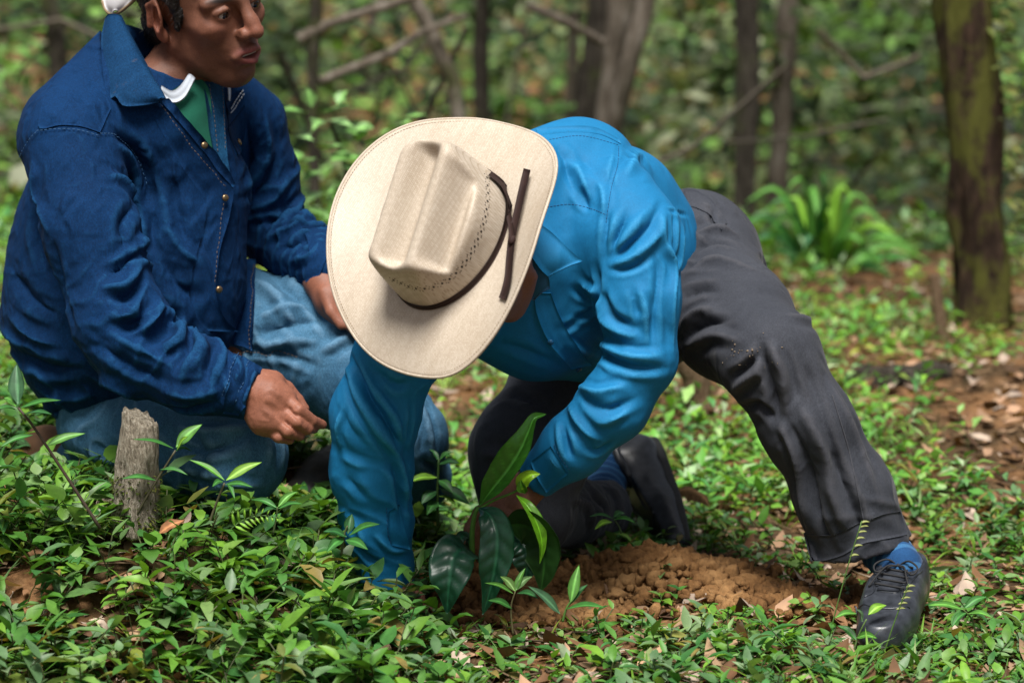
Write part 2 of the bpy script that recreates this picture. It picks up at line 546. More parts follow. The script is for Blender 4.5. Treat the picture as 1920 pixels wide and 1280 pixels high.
def plain(name, c, rough=.5, var=.25, scale=30, bump_s=.2, bump_d=.001, spec=.5, metal=0, c2=None):
    m, t, b, o = newmat(name); v = coords(t)
    n = noisetex(t, v, scale, 6)
    c2 = c2 or tuple(min(1, x * (1 + var)) for x in c)
    t.links.new(ramp(t, n, [(.3, tuple(x * (1 - var) for x in c)), (.7, c2)]), b.inputs['Base Color'])
    b.inputs['Roughness'].default_value = rough; b.inputs['Specular IOR Level'].default_value = spec; b.inputs['Metallic'].default_value = metal
    bump(t, b, n, bump_s, bump_d)
    return m
def colattr(name, rough=.45, trans=.25, spec=.4, veins=True, var_scale=90):
    """leaf and skin materials: colour from the piece's own colour attribute"""
    m, t, b, o = newmat(name)
    a = nd(t, 'ShaderNodeAttribute'); a.attribute_name = 'Col'
    n = noisetex(t, coords(t), var_scale, 4)
    col = mixc(t, 1.0, a.outputs[0], ramp(t, n, [(.25, (.72, .72, .72)), (.75, (1.18, 1.18, 1.1))]), 'MULTIPLY')
    t.links.new(col, b.inputs['Base Color'])
    b.inputs['Roughness'].default_value = rough; b.inputs['Specular IOR Level'].default_value = spec
    bump(t, b, n, .25, .001)
    if trans > 0:
        tr = t.nodes.new('ShaderNodeBsdfTranslucent'); mx = t.nodes.new('ShaderNodeMixShader'); mx.inputs[0].default_value = trans
        t.links.new(mixc(t, 1.0, col, (1.6, 1.5, .55), 'MULTIPLY'), tr.inputs[0])
        t.links.new(b.outputs[0], mx.inputs[1]); t.links.new(tr.outputs[0], mx.inputs[2]); t.links.new(mx.outputs[0], o.inputs[0])
    return m
M = {}
M['shirt'] = cloth('shirt_cloth', (.004, .118, .265), (.007, .150, .335), .72, .0, 5, 1900, .12, .0003, .22, grain=.10, crease=.0045, crease_scale=26, fade=(.03, .24, .46))
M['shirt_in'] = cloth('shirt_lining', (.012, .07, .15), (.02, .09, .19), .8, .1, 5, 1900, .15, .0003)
M['denim'] = cloth('jacket_denim', (.0009, .0125, .045), (.0018, .024, .082), .88, .0, 7, 1100, .38, .0008, .12, grain=.32, crease=.008, crease_scale=36, fade=(.008, .060, .15))
M['denim_lt'] = cloth('jacket_denim_worn', (.002, .030, .085), (.012, .07, .15), .9, .0, 40, 1100, .4, .0008, .12, grain=.35, crease=.003, crease_scale=25, fade=(.04, .13, .24))
M['denim_collar'] = cloth('collar_denim_dusty', (.0014, .018, .058), (.005, .036, .095), .9, .0, 22, 1100, .4, .0008, .12, dirt=(.20, .15, .10), grain=.35, crease=.003, crease_scale=22, fade=(.03, .10, .20))
M['jeans'] = cloth('jeans_denim', (.010, .05, .105), (.055, .14, .225), .9, .0, 6, 1000, .35, .0008, .12, grain=.30, crease=.008, crease_scale=30, fade=(.12, .23, .34))
M['trousers'] = cloth('trouser_twill', (.023, .0255, .033), (.042, .0455, .056), .85, .06, 8, 1600, .3, .0005, .15, grain=.22, crease=.006, crease_scale=28, fade=(.06, .06, .068))
M['thread'] = plain('stitch_thread', (.11, .075, .05), .8)
M['thread_pale'] = plain('pale_thread', (.02, .075, .17), .8)
M['thread_blue'] = plain('blue_thread', (.005, .05, .14), .8)
M['white_rib'] = cloth('white_rib_knit', (.36, .40, .46), (.46, .50, .55), .85, .1, 9, 900, .15)
M['green_tee'] = cloth('green_jersey', (.004, .075, .045), (.008, .11, .065), .8, .1, 9, 900, .15)
M['button'] = plain('button_metal', (.22, .15, .08), .35, metal=.8)
M['button_blue'] = plain('button_plastic', (.01, .08, .18), .3)
M['skin'] = colattr('skin', .56, 0, .32, var_scale=420)
M['hair'] = plain('hair', (.006, .005, .005), .45, .4, 300, .8, .003)
M['leather'] = plain('shoe_leather', (.015, .017, .022), .34, .45, 45, .5, .0015, .5, c2=(.040, .045, .056))
M['sole'] = plain('shoe_sole', (.012, .012, .012), .6, .4, 40, .4, .002)
M['lace'] = plain('shoe_lace', (.008, .008, .009), .8)
M['sock'] = cloth('sock_knit', (.004, .028, .085), (.010, .055, .15), .9, .1, 30, 700, .35)
M['sock_pale'] = cloth('sock_stripe', (.015, .075, .18), (.03, .11, .23), .9, .2, 30, 700, .35)
M['boot_tan'] = plain('boot_suede', (.12, .055, .022), .75, .35, 25)
M['boot_black'] = plain('boot_rubber', (.010, .010, .010), .55, .5, 30, .5, .004, c2=(.04, .032, .024))
M['ribbon'] = cloth('hat_ribbon', (.014, .006, .005), (.024, .010, .008), .75, .0, 40, 1600, .3)
M['dark'] = plain('vent_dark', (.012, .008, .006), .9)
M['cap'] = cloth('cap_cotton', (.5, .5, .52), (.62, .62, .64), .85, .1, 20, 900, .1)
M['cap_trim'] = plain('cap_trim', (.22, .16, .09), .8)
M['eye'] = plain('eye_white', (.30, .26, .25), .2, .1); M['iris'] = plain('eye_iris', (.008, .005, .004), .1)
M['teeth'] = plain('teeth', (.52, .48, .42), .3, .1)
M['leaf'] = colattr('leaf', .48, .24, .38, var_scale=70)
M['leaf_gloss'] = colattr('leaf_glossy', .36, .12, .45, var_scale=60)
M['leaf_far'] = colattr('leaf_far', .55, .25, .3, var_scale=5)
M['stem'] = colattr('stem', .6, 0, .3)
M['litter'] = colattr('dry_leaf', .75, .1, .2, var_scale=50)

def straw():
    m, t, b, o = newmat('straw_weave')
    v = coords(t)
    # woven straw: two crossed sets of fine ribs
    br = nd(t, 'ShaderNodeTexBrick'); br.offset = .5
    t.links.new(coords(t, (1, 1, 1), rot=(0, 0, R(45))), br.inputs['Vector'])
    br.inputs['Scale'].default_value = 210; br.inputs['Mortar Size'].default_value = .07; br.inputs['Mortar Smooth'].default_value = .6
    br.inputs['Brick Width'].default_value = .8; br.inputs['Row Height'].default_value = .5
    br.inputs['Color1'].default_value = (.50, .435, .355, 1); br.inputs['Color2'].default_value = (.35, .29, .222, 1); br.inputs['Mortar'].default_value = (.20, .135, .075, 1)
    st = noisetex(t, coords(t, (60, 6, 60)), 1.0, 3)
    tone = noisetex(t, v, 9, 3)
    col = mixc(t, .30, br.outputs[0], ramp(t, st, [(.35, (.39, .325, .245)), (.7, (.56, .50, .415))]))
    col = mixc(t, .25, col, ramp(t, tone, [(.3, (.40, .33, .25)), (.7, (.56, .505, .425))]))
    t.links.new(col, b.inputs['Base Color'])
    b.inputs['Roughness'].default_value = .5; b.inputs['Specular IOR Level'].default_value = .35
    bump(t, b, br.outputs[1], -.6, .0008)
    return m
M['straw'] = straw()

def soil_mat(name, c0, c1, c2, gloss=.9):
    m, t, b, o = newmat(name); v = coords(t)
    n = noisetex(t, v, 9, 8, .65); n2 = noisetex(t, v, 140, 6, .7)
    col = ramp(t, n, [(.3, c0), (.5, c1), (.72, c2)])
    col = mixc(t, .6, col, ramp(t, n2, [(.3, (.45, .42, .4)), (.7, (1.25, 1.2, 1.15))]), 'MULTIPLY')
    t.links.new(col, b.inputs['Base Color']); b.inputs['Roughness'].default_value = gloss; b.inputs['Specular IOR Level'].default_value = .15
    bump(t, b, n2, .7, .006)
    return m
M['soil'] = soil_mat('turned_soil', (.060, .030, .012), (.18, .092, .035), (.36, .21, .09))
def ground_mat():
    m, t, b, o = newmat('forest_floor'); v = coords(t)
    n = noisetex(t, v, 2.6, 8, .65); n2 = noisetex(t, v, 55, 8, .7); n3 = noisetex(t, v, 1.1, 4, .6)
    col = ramp(t, n2, [(.28, (.018, .012, .007)), (.5, (.07, .042, .02)), (.62, (.13, .085, .045)), (.75, (.22, .15, .09))])
    col = mixc(t, ramp(t, n, [(.45, (0, 0, 0)), (.6, (.9, .9, .9))]), col, ramp(t, n2, [(.3, (.10, .045, .018)), (.7, (.36, .19, .085))]))
    t.links.new(col, b.inputs['Base Color']); b.inputs['Roughness'].default_value = .92; b.inputs['Specular IOR Level'].default_value = .12
    bump(t, b, n2, .8, .012)
    return m
M['ground'] = ground_mat()
def bark(name, c0, c1, c2, moss=None, scale=1.0, thr=.55, mscale=4.5):
    m, t, b, o = newmat(name)
    n = noisetex(t, coords(t, (9 * scale, 9 * scale, 2.2 * scale)), 3.0, 8, .7)
    n2 = noisetex(t, coords(t, (1, 1, .6)), mscale, 6, .7)
    col = ramp(t, n, [(.3, c0), (.5, c1), (.72, c2)])
    if moss: col = mixc(t, ramp(t, n2, [(thr, (0, 0, 0)), (thr + .12, (1, 1, 1))]), col, moss)
    t.links.new(col, b.inputs['Base Color']); b.inputs['Roughness'].default_value = .9; b.inputs['Specular IOR Level'].default_value = .15
    bump(t, b, n, .9, .02)
    return m
M['bark_moss'] = bark('bark_mossy', (.010, .006, .004), (.034, .021, .014), (.095, .058, .038), (.085, .088, .018), 2, .45, 11)
M['bark_dark'] = bark('bark_dark', (.012, .010, .008), (.042, .035, .027), (.11, .095, .075), (.06, .068, .026), 2, .54, 7)
M['bark_pale'] = bark('bark_lichen', (.05, .04, .03), (.14, .115, .09), (.30, .27, .23), (.06, .065, .025), 1, .58)
M['stump'] = bark('stump_wood', (.07, .055, .038), (.33, .285, .215), (.60, .55, .45), (.10, .095, .03), 9, .64)
M['wood'] = bark('dead_wood', (.07, .045, .025), (.17, .11, .065), (.28, .20, .125), None, 5)
M['litter_dust'] = plain('dry_mud', (.16, .12, .08), .9)
M['moss'] = colattr('moss', .9, .1, .1, var_scale=200)

# ------------------------------------------------------------------ terrain
def bare(x, y):
    """0..1: how much turned soil lies at a place of the clearing"""
    a = np.exp(-(((x - .06) / .20) ** 2 + ((y - .03) / .17) ** 2) * 1.2)
    b = np.exp(-(((x - .30) / .20) ** 2 + ((y - .10) / .13) ** 2) * 1.2)
    c = np.exp(-(((x - .47) / .16) ** 2 + ((y + .02) / .10) ** 2) * 1.2)
    return np.clip(np.maximum(np.maximum(a, b), c), 0, 1)
def tz(x, y, fine=True):
    x = np.asarray(x, float); y = np.asarray(y, float)
    z = .165 * sm((-.14 - x) / .42) * sm((y + .62) / .5)
    z = z + .055 * np.exp(-(((x - .25) / .16) ** 2 + ((y - .12) / .09) ** 2)) + .03 * np.exp(-(((x + .06) / .09) ** 2 + ((y - .1) / .08) ** 2))
    z = z - .035 * np.exp(-(((x + .02) / .07) ** 2 + ((y + .03) / .06) ** 2))
    z = z + .04 * np.exp(-(((x - .95) / .45) ** 2 + ((y - 2.9) / .5) ** 2))
    z = z - .26 * np.maximum(0, y - 4.4) * sm((y - 4.4) / 2.0) * sm((60 - y) / 40)
    p = np.stack([x, y, np.zeros_like(x)], -1)
    z = z + .018 * fbm(p * 2.3, 3, 3) + .0
    z = z + .05 * sm((y - .8) / 1.5) * noise(p * .9, 5)
    if fine:
        b = bare(x, y)
        z = z + .006 * fbm(p * 22, 8, 3) + b * (.010 * np.abs(fbm(p * 30, 21, 3)) + .006 * fbm(p * 70, 31, 2))
    return z
def spaced(a, b, segs):
    out = []
    for (u, v, n) in segs: out.append(np.linspace(u, v, n, endpoint=False))
    return np.r_[np.concatenate(out), segs[-1][1]]
gx = spaced(0, 0, [(-90, -12, 20), (-12, -2, 36), (-2, -1, 30), (-1, 1, 160), (1, 2, 30), (2, 12, 36), (12, 90, 20)])
gy = spaced(0, 0, [(-40, -2, 20), (-2, -.7, 26), (-.7, .9, 140), (.9, 3, 64), (3, 8, 56), (8, 30, 36), (30, 160, 20)])
GX, GY = np.meshgrid(gx, gy, indexing='ij')
GZ = tz(GX, GY)
gV = np.stack([GX, GY, GZ], -1).reshape(-1, 3)
n_, m_ = len(gx), len(gy)
I = np.arange(n_ * m_).reshape(n_, m_)
gF = np.stack([I[:-1, :-1], I[1:, :-1], I[1:, 1:], I[:-1, 1:]], -1).reshape(-1, 4)
ground = link('ground', mesh('ground', gV, gF), M['ground']); tag(ground, kind='structure')
# turned soil: a skin over the dug patch, following the ground a little above it
bm = bare(GX, GY) + .22 * noise(np.stack([GX, GY, GX * 0], -1) * 14, 40) + .1 * noise(np.stack([GX, GY, GX * 0], -1) * 45, 41)
ok = (bm[:-1, :-1] + bm[1:, 1:]) / 2 > .42
sV = gV + np.array([0, 0, .004]); sF = np.stack([I[:-1, :-1], I[1:, :-1], I[1:, 1:], I[:-1, 1:]], -1)[ok]
used = np.unique(sF); mp = np.zeros(n_ * m_, int); mp[used] = np.arange(len(used))
hx = np.linspace(-.34, .80, 600); hy = np.linspace(-.30, .44, 390)
HX, HY = np.meshgrid(hx, hy, indexing='ij'); hp3 = np.stack([HX, HY, HX * 0], -1)
hb_ = bare(HX, HY) + .20 * noise(hp3 * 14, 40) + .12 * noise(hp3 * 45, 41)
bil = lambda f, s: np.abs(noise(hp3 * f + .3 * noise(hp3 * f * .7, s + 2)[..., None], s))
HZ = tz(HX, HY, False) + .005 + sm((hb_ - .30) / .3) * (.016 * (1 - bil(26, 61)) ** 1.5 * 0 + .022 * bil(20, 62) + .012 * bil(50, 63) + .005 * bil(120, 64)) - .02 * sm((.40 - hb_) / .12)
n1_, m1_ = HX.shape; I2 = np.arange(n1_ * m1_).reshape(n1_, m1_)
sV = np.stack([HX, HY, HZ], -1).reshape(-1, 3)
sF = np.stack([I2[:-1, :-1], I2[1:, :-1], I2[1:, 1:], I2[:-1, 1:]], -1)[(hb_[:-1, :-1] > .28)]
used = np.unique(sF); mp = np.zeros(n1_ * m1_, int); mp[used] = np.arange(len(used))
soil = link('turned_soil', mesh('turned_soil', sV[used], mp[sF]), M['soil'])
tag(soil, 'loose orange brown soil dug up around the seedling', 'soil', kind='stuff')

from bisect import bisect_right
_ZC = tz(GX, GY, False); _gxl, _gyl = gx.tolist(), gy.tolist(); _ZL = _ZC.tolist()
def tzs(x, y):
    """height of the ground at one spot, from the ground grid"""
    i = min(max(bisect_right(_gxl, x) - 1, 0), len(_gxl) - 2); j = min(max(bisect_right(_gyl, y) - 1, 0), len(_gyl) - 2)
    u = (x - _gxl[i]) / (_gxl[i + 1] - _gxl[i]); v = (y - _gyl[j]) / (_gyl[j + 1] - _gyl[j])
    a, b = _ZL[i], _ZL[i + 1]
    return (a[j] * (1 - u) + b[j] * u) * (1 - v) + (a[j + 1] * (1 - u) + b[j + 1] * u) * v
_NT = np.random.default_rng(5).uniform(-1, 1, (64, 64)).tolist()
def n2(x, y):
    i, j = math.floor(x), math.floor(y); u, v = x - i, y - j; u = u * u * (3 - 2 * u); v = v * v * (3 - 2 * v); i %= 63; j %= 63
    return (_NT[i][j] * (1 - u) + _NT[i + 1][j] * u) * (1 - v) + (_NT[i][j + 1] * (1 - u) + _NT[i + 1][j + 1] * u) * v
def bares(x, y):
    e = math.exp
    return min(1, max(e(-(((x - .06) / .20) ** 2 + ((y - .03) / .17) ** 2) * 1.2), e(-(((x - .30) / .20) ** 2 + ((y - .10) / .13) ** 2) * 1.2), e(-(((x - .47) / .16) ** 2 + ((y + .02) / .10) ** 2) * 1.2)))
# lumps of soil
def ico(sub=1):
    import bmesh
    b = bmesh.new(); bmesh.ops.create_icosphere(b, subdivisions=sub, radius=1)
    V = np.array([v.co for v in b.verts]); F = np.array([[v.index for v in f.verts] for f in b.faces]); b.free()
    return V, F
ICO = (ico(1), ico(2))
clV, clF = [], []; nv_ = 0
k = 0; tries = 0
while k < 4200 and tries < 60000:
    tries += 1
    x = rng.uniform(-.3, .75); y = rng.uniform(-.28, .36)
    b = bares(x, y)
    if rng.random() > b ** 1.6: continue
    r = .0012 + .0125 * rng.random() ** 5
    IV, IF = ICO[1 if r > .006 else 0]
    v = IV * (1 + .55 * noise(IV * 1.6 + k * 3.1, 50)[:, None] + .42 * noise(IV * 3.6 + k, 51)[:, None]) * rng.uniform(.6, 1.35, 3) * r
    z = tzs(x, y) + .016 + r * .3
    clV.append(v + (x, y, z)); clF.append(IF + nv_); nv_ += len(IV); k += 1
clods = link('soil_clods', mesh('soil_clods', np.concatenate(clV), np.concatenate(clF), False), M['soil'])
tag(clods, 'crumbly lumps of orange soil heaped beside the seedling', 'soil', kind='stuff')
def G(px, py, it=12):
    """the spot of the ground seen at a picture point"""
    d = ray(px, py); t = 4.5 / d[1]
    for _ in range(it * 3):
        p = CAM + d * t; e = p[2] - tzs(p[0], p[1]); t += e * 1.2 / (-d[2]) * .6
    return CAM + d * t

# =================================================================== man with the straw hat
def hp(px, py, Y): return P(px, py, Y)
man = empty('person', G(1180, 1080))
tag(man, 'man in bright blue shirt and grey trousers bending to plant the seedling, face hidden', 'person')

# ---- shirt
sh = Solid(.0036)
K = .05
sh.chain([(985, 345, -.02, 95), (1085, 335, .06, 97), (1165, 385, .19, 92), (1238, 458, .32, 88)], .06)
sh.chain([(930, 470, -.04, 120), (1070, 470, .04, 135), (1180, 490, .22, 115), (1240, 520, .34, 88)], .06)
sh.chain([(905, 570, -.02, 95), (1010, 592, .03, 106), (1110, 600, .12, 100), (1200, 570, .28, 90)], .06)
sh.chain([(1145, 385, -.03, 92), (1180, 450, -.07, 92), (1196, 560, -.11, 72), (1203, 672, -.13, 60)], .035)
sh.chain([(1203, 674, -.13, 60), (1150, 760, -.13, 62), (1075, 835, -.11, 54), (1008, 893, -.08, 42)], .03)
sh.chain([(860, 545, -.06, 98), (745, 665, -.10, 74), (703, 775, -.10, 78), (696, 880, -.08, 72), (706, 980, -.06, 63), (722, 1062, -.05, 47), (728, 1100, -.05, 44)], .03)
# hollow for the neck and the cuff
wr = P(1008, 893, -.08); wd = nrm(P(1008, 893, -.08) - P(1075, 835, -.11))
sh.plane(P(1004, 897, -.08), wd, .085)
sh.cone(wr + wd * .06, wr - wd * .025, RR(33, -.08), RR(31, -.08), .002, 's')
# hem at the waist
hemn = nrm(P(1300, 500, .36) - P(1180, 440, .2))
skS = None
def cut(sk_solid, p, n):
    sk_solid.plane(p, n)
sh.plane(P(1276, 455, .36), hemn + np.array([0, .25, 0]))
S = sh.build(3)
arm_m = sm((S.V[:, 0] - P(1120, 0, 0)[0]) / .05)
S.bvh()
Fo = [
 # shoulder and back, near the yoke
 ([(1060, 300), (1090, 330), (1110, 375)], 15, 8), ([(1110, 330), (1130, 360), (1135, 410)], 13, 6), ([(1040, 270), (1060, 300), (1070, 340)], 14, -6),
 ([(1090, 350), (1103, 400)], 12, -6), ([(1150, 330), (1170, 300), (1200, 300)], 13, -4), ([(1175, 330), (1195, 290), (1225, 330)], 15, 5),
 # folds from the armpit up the sleeve
 ([(1140, 495), (1175, 465), (1215, 430), (1240, 380)], 11, -7), ([(1140, 490), (1160, 440), (1180, 390)], 10, -7), ([(1150, 475), (1185, 430), (1210, 390)], 10, 5),
 ([(1140, 500), (1190, 480), (1235, 440), (1248, 400)], 13, 6), ([(1135, 505), (1185, 500), (1225, 470)], 9, -5),
 ([(1133, 495), (1138, 420), (1142, 380)], 9, -5), ([(1142, 360), (1150, 320), (1160, 270)], 5, -3),
 # long fall down the outer sleeve
 ([(1236, 400), (1245, 450), (1262, 500), (1258, 580), (1260, 660)], 11, 8), ([(1225, 460), (1235, 520), (1225, 600), (1218, 660)], 13, -6),
 ([(1200, 540), (1210, 590), (1215, 650)], 9, 5), ([(1190, 560), (1197, 585), (1185, 540)], 8, -3), ([(1280, 420), (1275, 480), (1262, 540)], 9, 5), ([(1262, 400), (1265, 450), (1262, 480)], 8, -5),
 ([(1250, 395), (1275, 400), (1290, 405)], 5, -4),
 # deep hang of the inner elbow
 ([(1122, 560), (1135, 600), (1165, 622), (1200, 632)], 12, 9), ([(1128, 545), (1150, 590), (1185, 612)], 11, -7), ([(1110, 640), (1150, 675), (1200, 690), (1258, 690)], 11, -8),
 ([(1108, 620), (1145, 655), (1195, 668), (1250, 662)], 11, 6), ([(1120, 500), (1122, 540), (1115, 580)], 10, -8),
 # chest drawn towards the armpit
 ([(1085, 525), (1110, 545), (1128, 550)], 10, 6), ([(1075, 540), (1105, 562), (1125, 565)], 8, -6), ([(1075, 595), (1100, 590), (1118, 575)], 9, -6),
 ([(1010, 560), (1018, 610), (1060, 680)], 9, 5), ([(1060, 640), (1085, 655), (1105, 665)], 9, 6), ([(1050, 620), (1090, 600)], 9, -5), ([(930, 640), (990, 660), (1060, 690)], 14, -5),
 # forearm
 ([(1065, 755), (1085, 790), (1110, 815), (1130, 825)], 12, 8), ([(1085, 735), (1110, 760), (1150, 765), (1195, 745)], 13, -8), ([(1075, 720), (1120, 735), (1180, 720)], 11, 7),
 ([(1105, 790), (1140, 790), (1180, 765)], 10, 5), ([(1055, 800), (1065, 840), (1078, 862)], 10, -7), ([(1045, 790), (1052, 830), (1060, 860)], 8, 5), ([(1030, 850), (1050, 880)], 8, 4), ([(1095, 830), (1120, 845), (1150, 825)], 9, -5),
 # other sleeve: the spiral folds
 ([(650, 680), (672, 745), (705, 800), (740, 845), (756, 870)], 10, 13), ([(658, 665), (690, 740), (725, 790), (752, 835)], 9, -12), ([(672, 660), (700, 725), (735, 775), (756, 815)], 9, 6),
 ([(640, 760), (655, 800), (690, 840)], 14, -4), ([(735, 770), (745, 810), (752, 850)], 7, 6), ([(640, 850), (660, 865), (690, 880)], 14, 4), ([(636, 890), (660, 905), (690, 940)], 13, -5),
 ([(727, 860), (745, 900), (752, 950), (758, 1000)], 10, -7), ([(740, 850), (756, 890), (762, 940)], 8, 6), ([(640, 840), (635, 800), (645, 760)], 8, 5), ([(700, 690), (740, 720), (775, 715)], 11, -5),
 ([(640, 960), (670, 985), (690, 1030)], 11, 5), ([(650, 1010), (690, 1045), (720, 1060)], 9, -6), ([(700, 1000), (735, 1030), (770, 1030)], 8, 5),
 ([(770, 735), (768, 800), (758, 850)], 7, -4)]
S.folds([(l[0], l[1] * .68, l[2]) for l in Fo], 1.05)
S.normals()
ax_ = [P(1180, 440, -.07), P(1203, 665, -.13), P(1008, 893, -.08), P(860, 545, -.06), P(703, 775, -.10), P(728, 1100, -.05)]
S.limb(ax_[0], ax_[1], .095, 34, 0.0025, .9, .95, .30, 101, -RIGHT)
S.limb(ax_[1], ax_[2], .085, 32, 0.0012, -.8, .25, .45, 103, UP - RIGHT)
S.limb(ax_[3], ax_[4], .10, 26, 0.0023, 1.2, .8, .45, 105)
S.limb(ax_[4], ax_[5], .10, 24, 0.0020, 1.0, .55, .6, 107)
S.normals()
S.crumple(7, .0010, 3)
S.smooth(1, .5); S.sharpen(16, .75); S.smooth(1, .3); S.freeze()
shirt = S.obj('shirt', M['shirt'], man)
stitches('stitching', S, [[(1030, 262), (1090, 255), (1160, 272)], [(1160, 275), (1158, 310), (1147, 350), (1140, 390), (1136, 420)], [(1025, 388), (1070, 383), (1110, 392), (1137, 403)]], M['thread_blue'], shirt, .0005, .0003, .003, .003)
# yoke across the shoulders
patch('yoke', S, [(1008, 258), (1060, 250), (1120, 252), (1163, 270)], [(1005, 243), (1060, 238), (1115, 240), (1160, 262)], M['shirt'], shirt, .0015, .003, 6)
# collar: the lying leaf, its stand, and the dark inner face
def sheet(name, A, B, mat, parent, m=7, n=16, thick=.003, bulge=.006, face=None):
    """a free piece of cloth between two lines of (px,py,Y)"""
    a = smooth_line([P(*p) for p in A], n); b = smooth_line([P(*p) for p in B], n)
    t = np.linspace(0, 1, m)[None, :, None]; g = a[:, None] * (1 - t) + b[:, None] * t
    fc = nrm(face if face is not None else toward + UP * .4)
    g = g + fc * (bulge * np.sin(t * math.pi)) + fc * .0012 * noise(g * 60, 5)[..., None]
    V, F = shell(g, np.tile(fc, (n, m, 1)), thick)
    return link(name, mesh(name, V, F), mat, parent)
toward = -FWD
sheet('collar', [(1000, 412, -.175), (1035, 436, -.175), (1065, 466, -.18), (1093, 490, -.175)], [(984, 462, -.195), (1000, 486, -.2), (1014, 505, -.2), (1028, 519, -.19)], M['shirt'], shirt)
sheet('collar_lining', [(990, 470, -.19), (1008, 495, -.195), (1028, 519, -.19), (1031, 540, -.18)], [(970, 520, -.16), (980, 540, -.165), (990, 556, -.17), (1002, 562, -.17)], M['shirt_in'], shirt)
patch('placket', S, [(1000, 548), (1008, 590), (1030, 640), (1070, 690)], [(1032, 548), (1048, 590), (1075, 640), (1108, 682)], M['shirt'], shirt, .003, .004, 6)
for (bx, by) in ((1033, 639), (1083, 689)):
    h, nn = S.hit(bx, by)
    if h is not None:
        t1 = nrm(np.cross(nn, UP)); V, F = tube(np.array([h + nn * .003, h + nn * .0065]), [.0055, .005], 12)
        link('button', mesh('button', V, F), M['button_blue'], shirt)
# cuffs and the sleeve slit of the planting arm
patch('cuff', S, [(1034, 836), (1046, 858), (1066, 886)], [(996, 866), (1008, 895), (1024, 922)], M['shirt'], shirt, .002, .003, 5)
patch('sleeve_placket', S, [(728, 958), (727, 990), (733, 1022)], [(748, 945), (756, 985), (768, 1030)], M['shirt'], shirt, .002, .003, 5)
stitches('stitching', S, [[(724, 950), (726, 990), (732, 1022)], [(1040, 832), (1052, 856), (1070, 882)]], M['thread_blue'], shirt, .0005, .0018)

# ---- trousers
tr = Solid(.0045)
tr.chain([(1262, 480, .34, 92), (1300, 470, .33, 100)], .05)
tr.chain([(1235, 560, .36, 110), (1292, 500, .31, 122), (1372, 602, .12, 104), (1440, 668, -.02, 88)], .05)
tr.chain([(1446, 672, -.02, 86), (1516, 800, -.04, 80), (1582, 925, -.035, 84), (1620, 1030, -.03, 92)], .04)
tr.chain([(1230, 560, .36, 108), (1085, 715, .27, 112), (992, 850, .17, 102), (985, 958, .13, 86)], .05)
tr.chain([(990, 962, .14, 76), (1070, 960, .31, 60), (1142, 952, .47, 50)], .03)
hem_dir = nrm(P(1622, 1030, -.03) - P(1560, 880, -.035))
tr.cone(P(1622, 1030, -.03) + hem_dir * .06, P(1592, 950, -.035), RR(82, 0), RR(70, 0), .004, 's')
tr.plane(P(1613, 1024, -.03), nrm(P(1640, 1180, -.03) - P(1596, 1000, -.03)), .2)
hd2 = nrm(P(1160, 940, .49) - P(1080, 960, .33))
tr.plane(P(1142, 952, .47), hd2 + RIGHT * .25, .09)
T = tr.build(3); T.bvh()
T.folds(scale=1.5, wscale=.7, lines=[
 ([(1300, 440), (1340, 430), (1385, 440)], 12, 5), ([(1290, 470), (1340, 455), (1400, 470)], 12, -5), ([(1285, 520), (1340, 490), (1420, 510)], 14, 5), ([(1330, 390), (1345, 420), (1360, 415)], 9, -6),
 ([(1310, 380), (1335, 400), (1350, 425)], 9, 5), ([(1280, 560), (1320, 545), (1350, 550)], 14, -4), ([(1275, 610), (1310, 585), (1345, 580)], 11, 6), ([(1275, 640), (1320, 610), (1370, 600)], 11, -5), ([(1290, 650), (1340, 630), (1390, 640)], 12, 5),
 ([(1470, 590), (1520, 605), (1545, 640)], 12, 4), ([(1425, 640), (1440, 690), (1452, 740), (1462, 790)], 12, -9), ([(1445, 650), (1465, 700), (1475, 760)], 12, 7), ([(1375, 735), (1395, 715), (1425, 690)], 11, 7), ([(1370, 705), (1400, 690), (1425, 660)], 10, -7),
 ([(1390, 765), (1425, 760), (1455, 790)], 11, -6), ([(1462, 790), (1490, 850), (1505, 920), (1520, 1000)], 10, 7), ([(1480, 790), (1515, 870), (1535, 960), (1560, 1030)], 13, -8), ([(1500, 760), (1545, 850), (1562, 930), (1590, 1000)], 12, 9),
 ([(1545, 830), (1590, 920), (1608, 1000)], 13, -6), ([(1545, 700), (1590, 790), (1625, 880), (1660, 970)], 14, 4), ([(1500, 660), (1530, 740), (1560, 830)], 13, -3), ([(1620, 1000), (1600, 940)], 10, -6),
 ([(920, 760), (960, 740), (1020, 760)], 14, -5), ([(900, 850), (950, 860), (1000, 900)], 14, 5), ([(1075, 935), (1100, 950), (1110, 990)], 11, 6), ([(1105, 925), (1130, 950), (1130, 985)], 11, -7), ([(1130, 910), (1155, 935), (1160, 980)], 9, 5)])
T.normals()
T.limb(P(1300, 500, .31), P(1447, 662, -.02), .14, 24, 0.0036, .6, .15, .5, 111)
T.limb(P(1385, 592, .12), P(1560, 860, -.04), .13, 22, 0.0039, .5, .45, .22, 113, -RIGHT)
T.limb(P(1500, 760, -.04), P(1622, 1030, -.03), .12, 12, 0.0025, 2.6, .8, .7, 115)
T.limb(P(1085, 715, .27), P(985, 958, .13), .12, 22, 0.0030, .8, .5, .5, 117)
T.limb(P(1000, 962, .16), P(1178, 942, .49), .085, 26, 0.0033, .5, .7, .5, 119)
T.normals(); T.crumple(8, .0012, 13); T.smooth(1, .5); T.sharpen(16, 1.2); T.smooth(1, .25); T.freeze()
trousers = T.obj('trousers', M['trousers'], man)
patch('waistband', T, [(1283, 356), (1310, 362), (1338, 382), (1362, 418)], [(1286, 388), (1306, 392), (1330, 404), (1352, 430)], M['trousers'], trousers, .003, .004, 6)
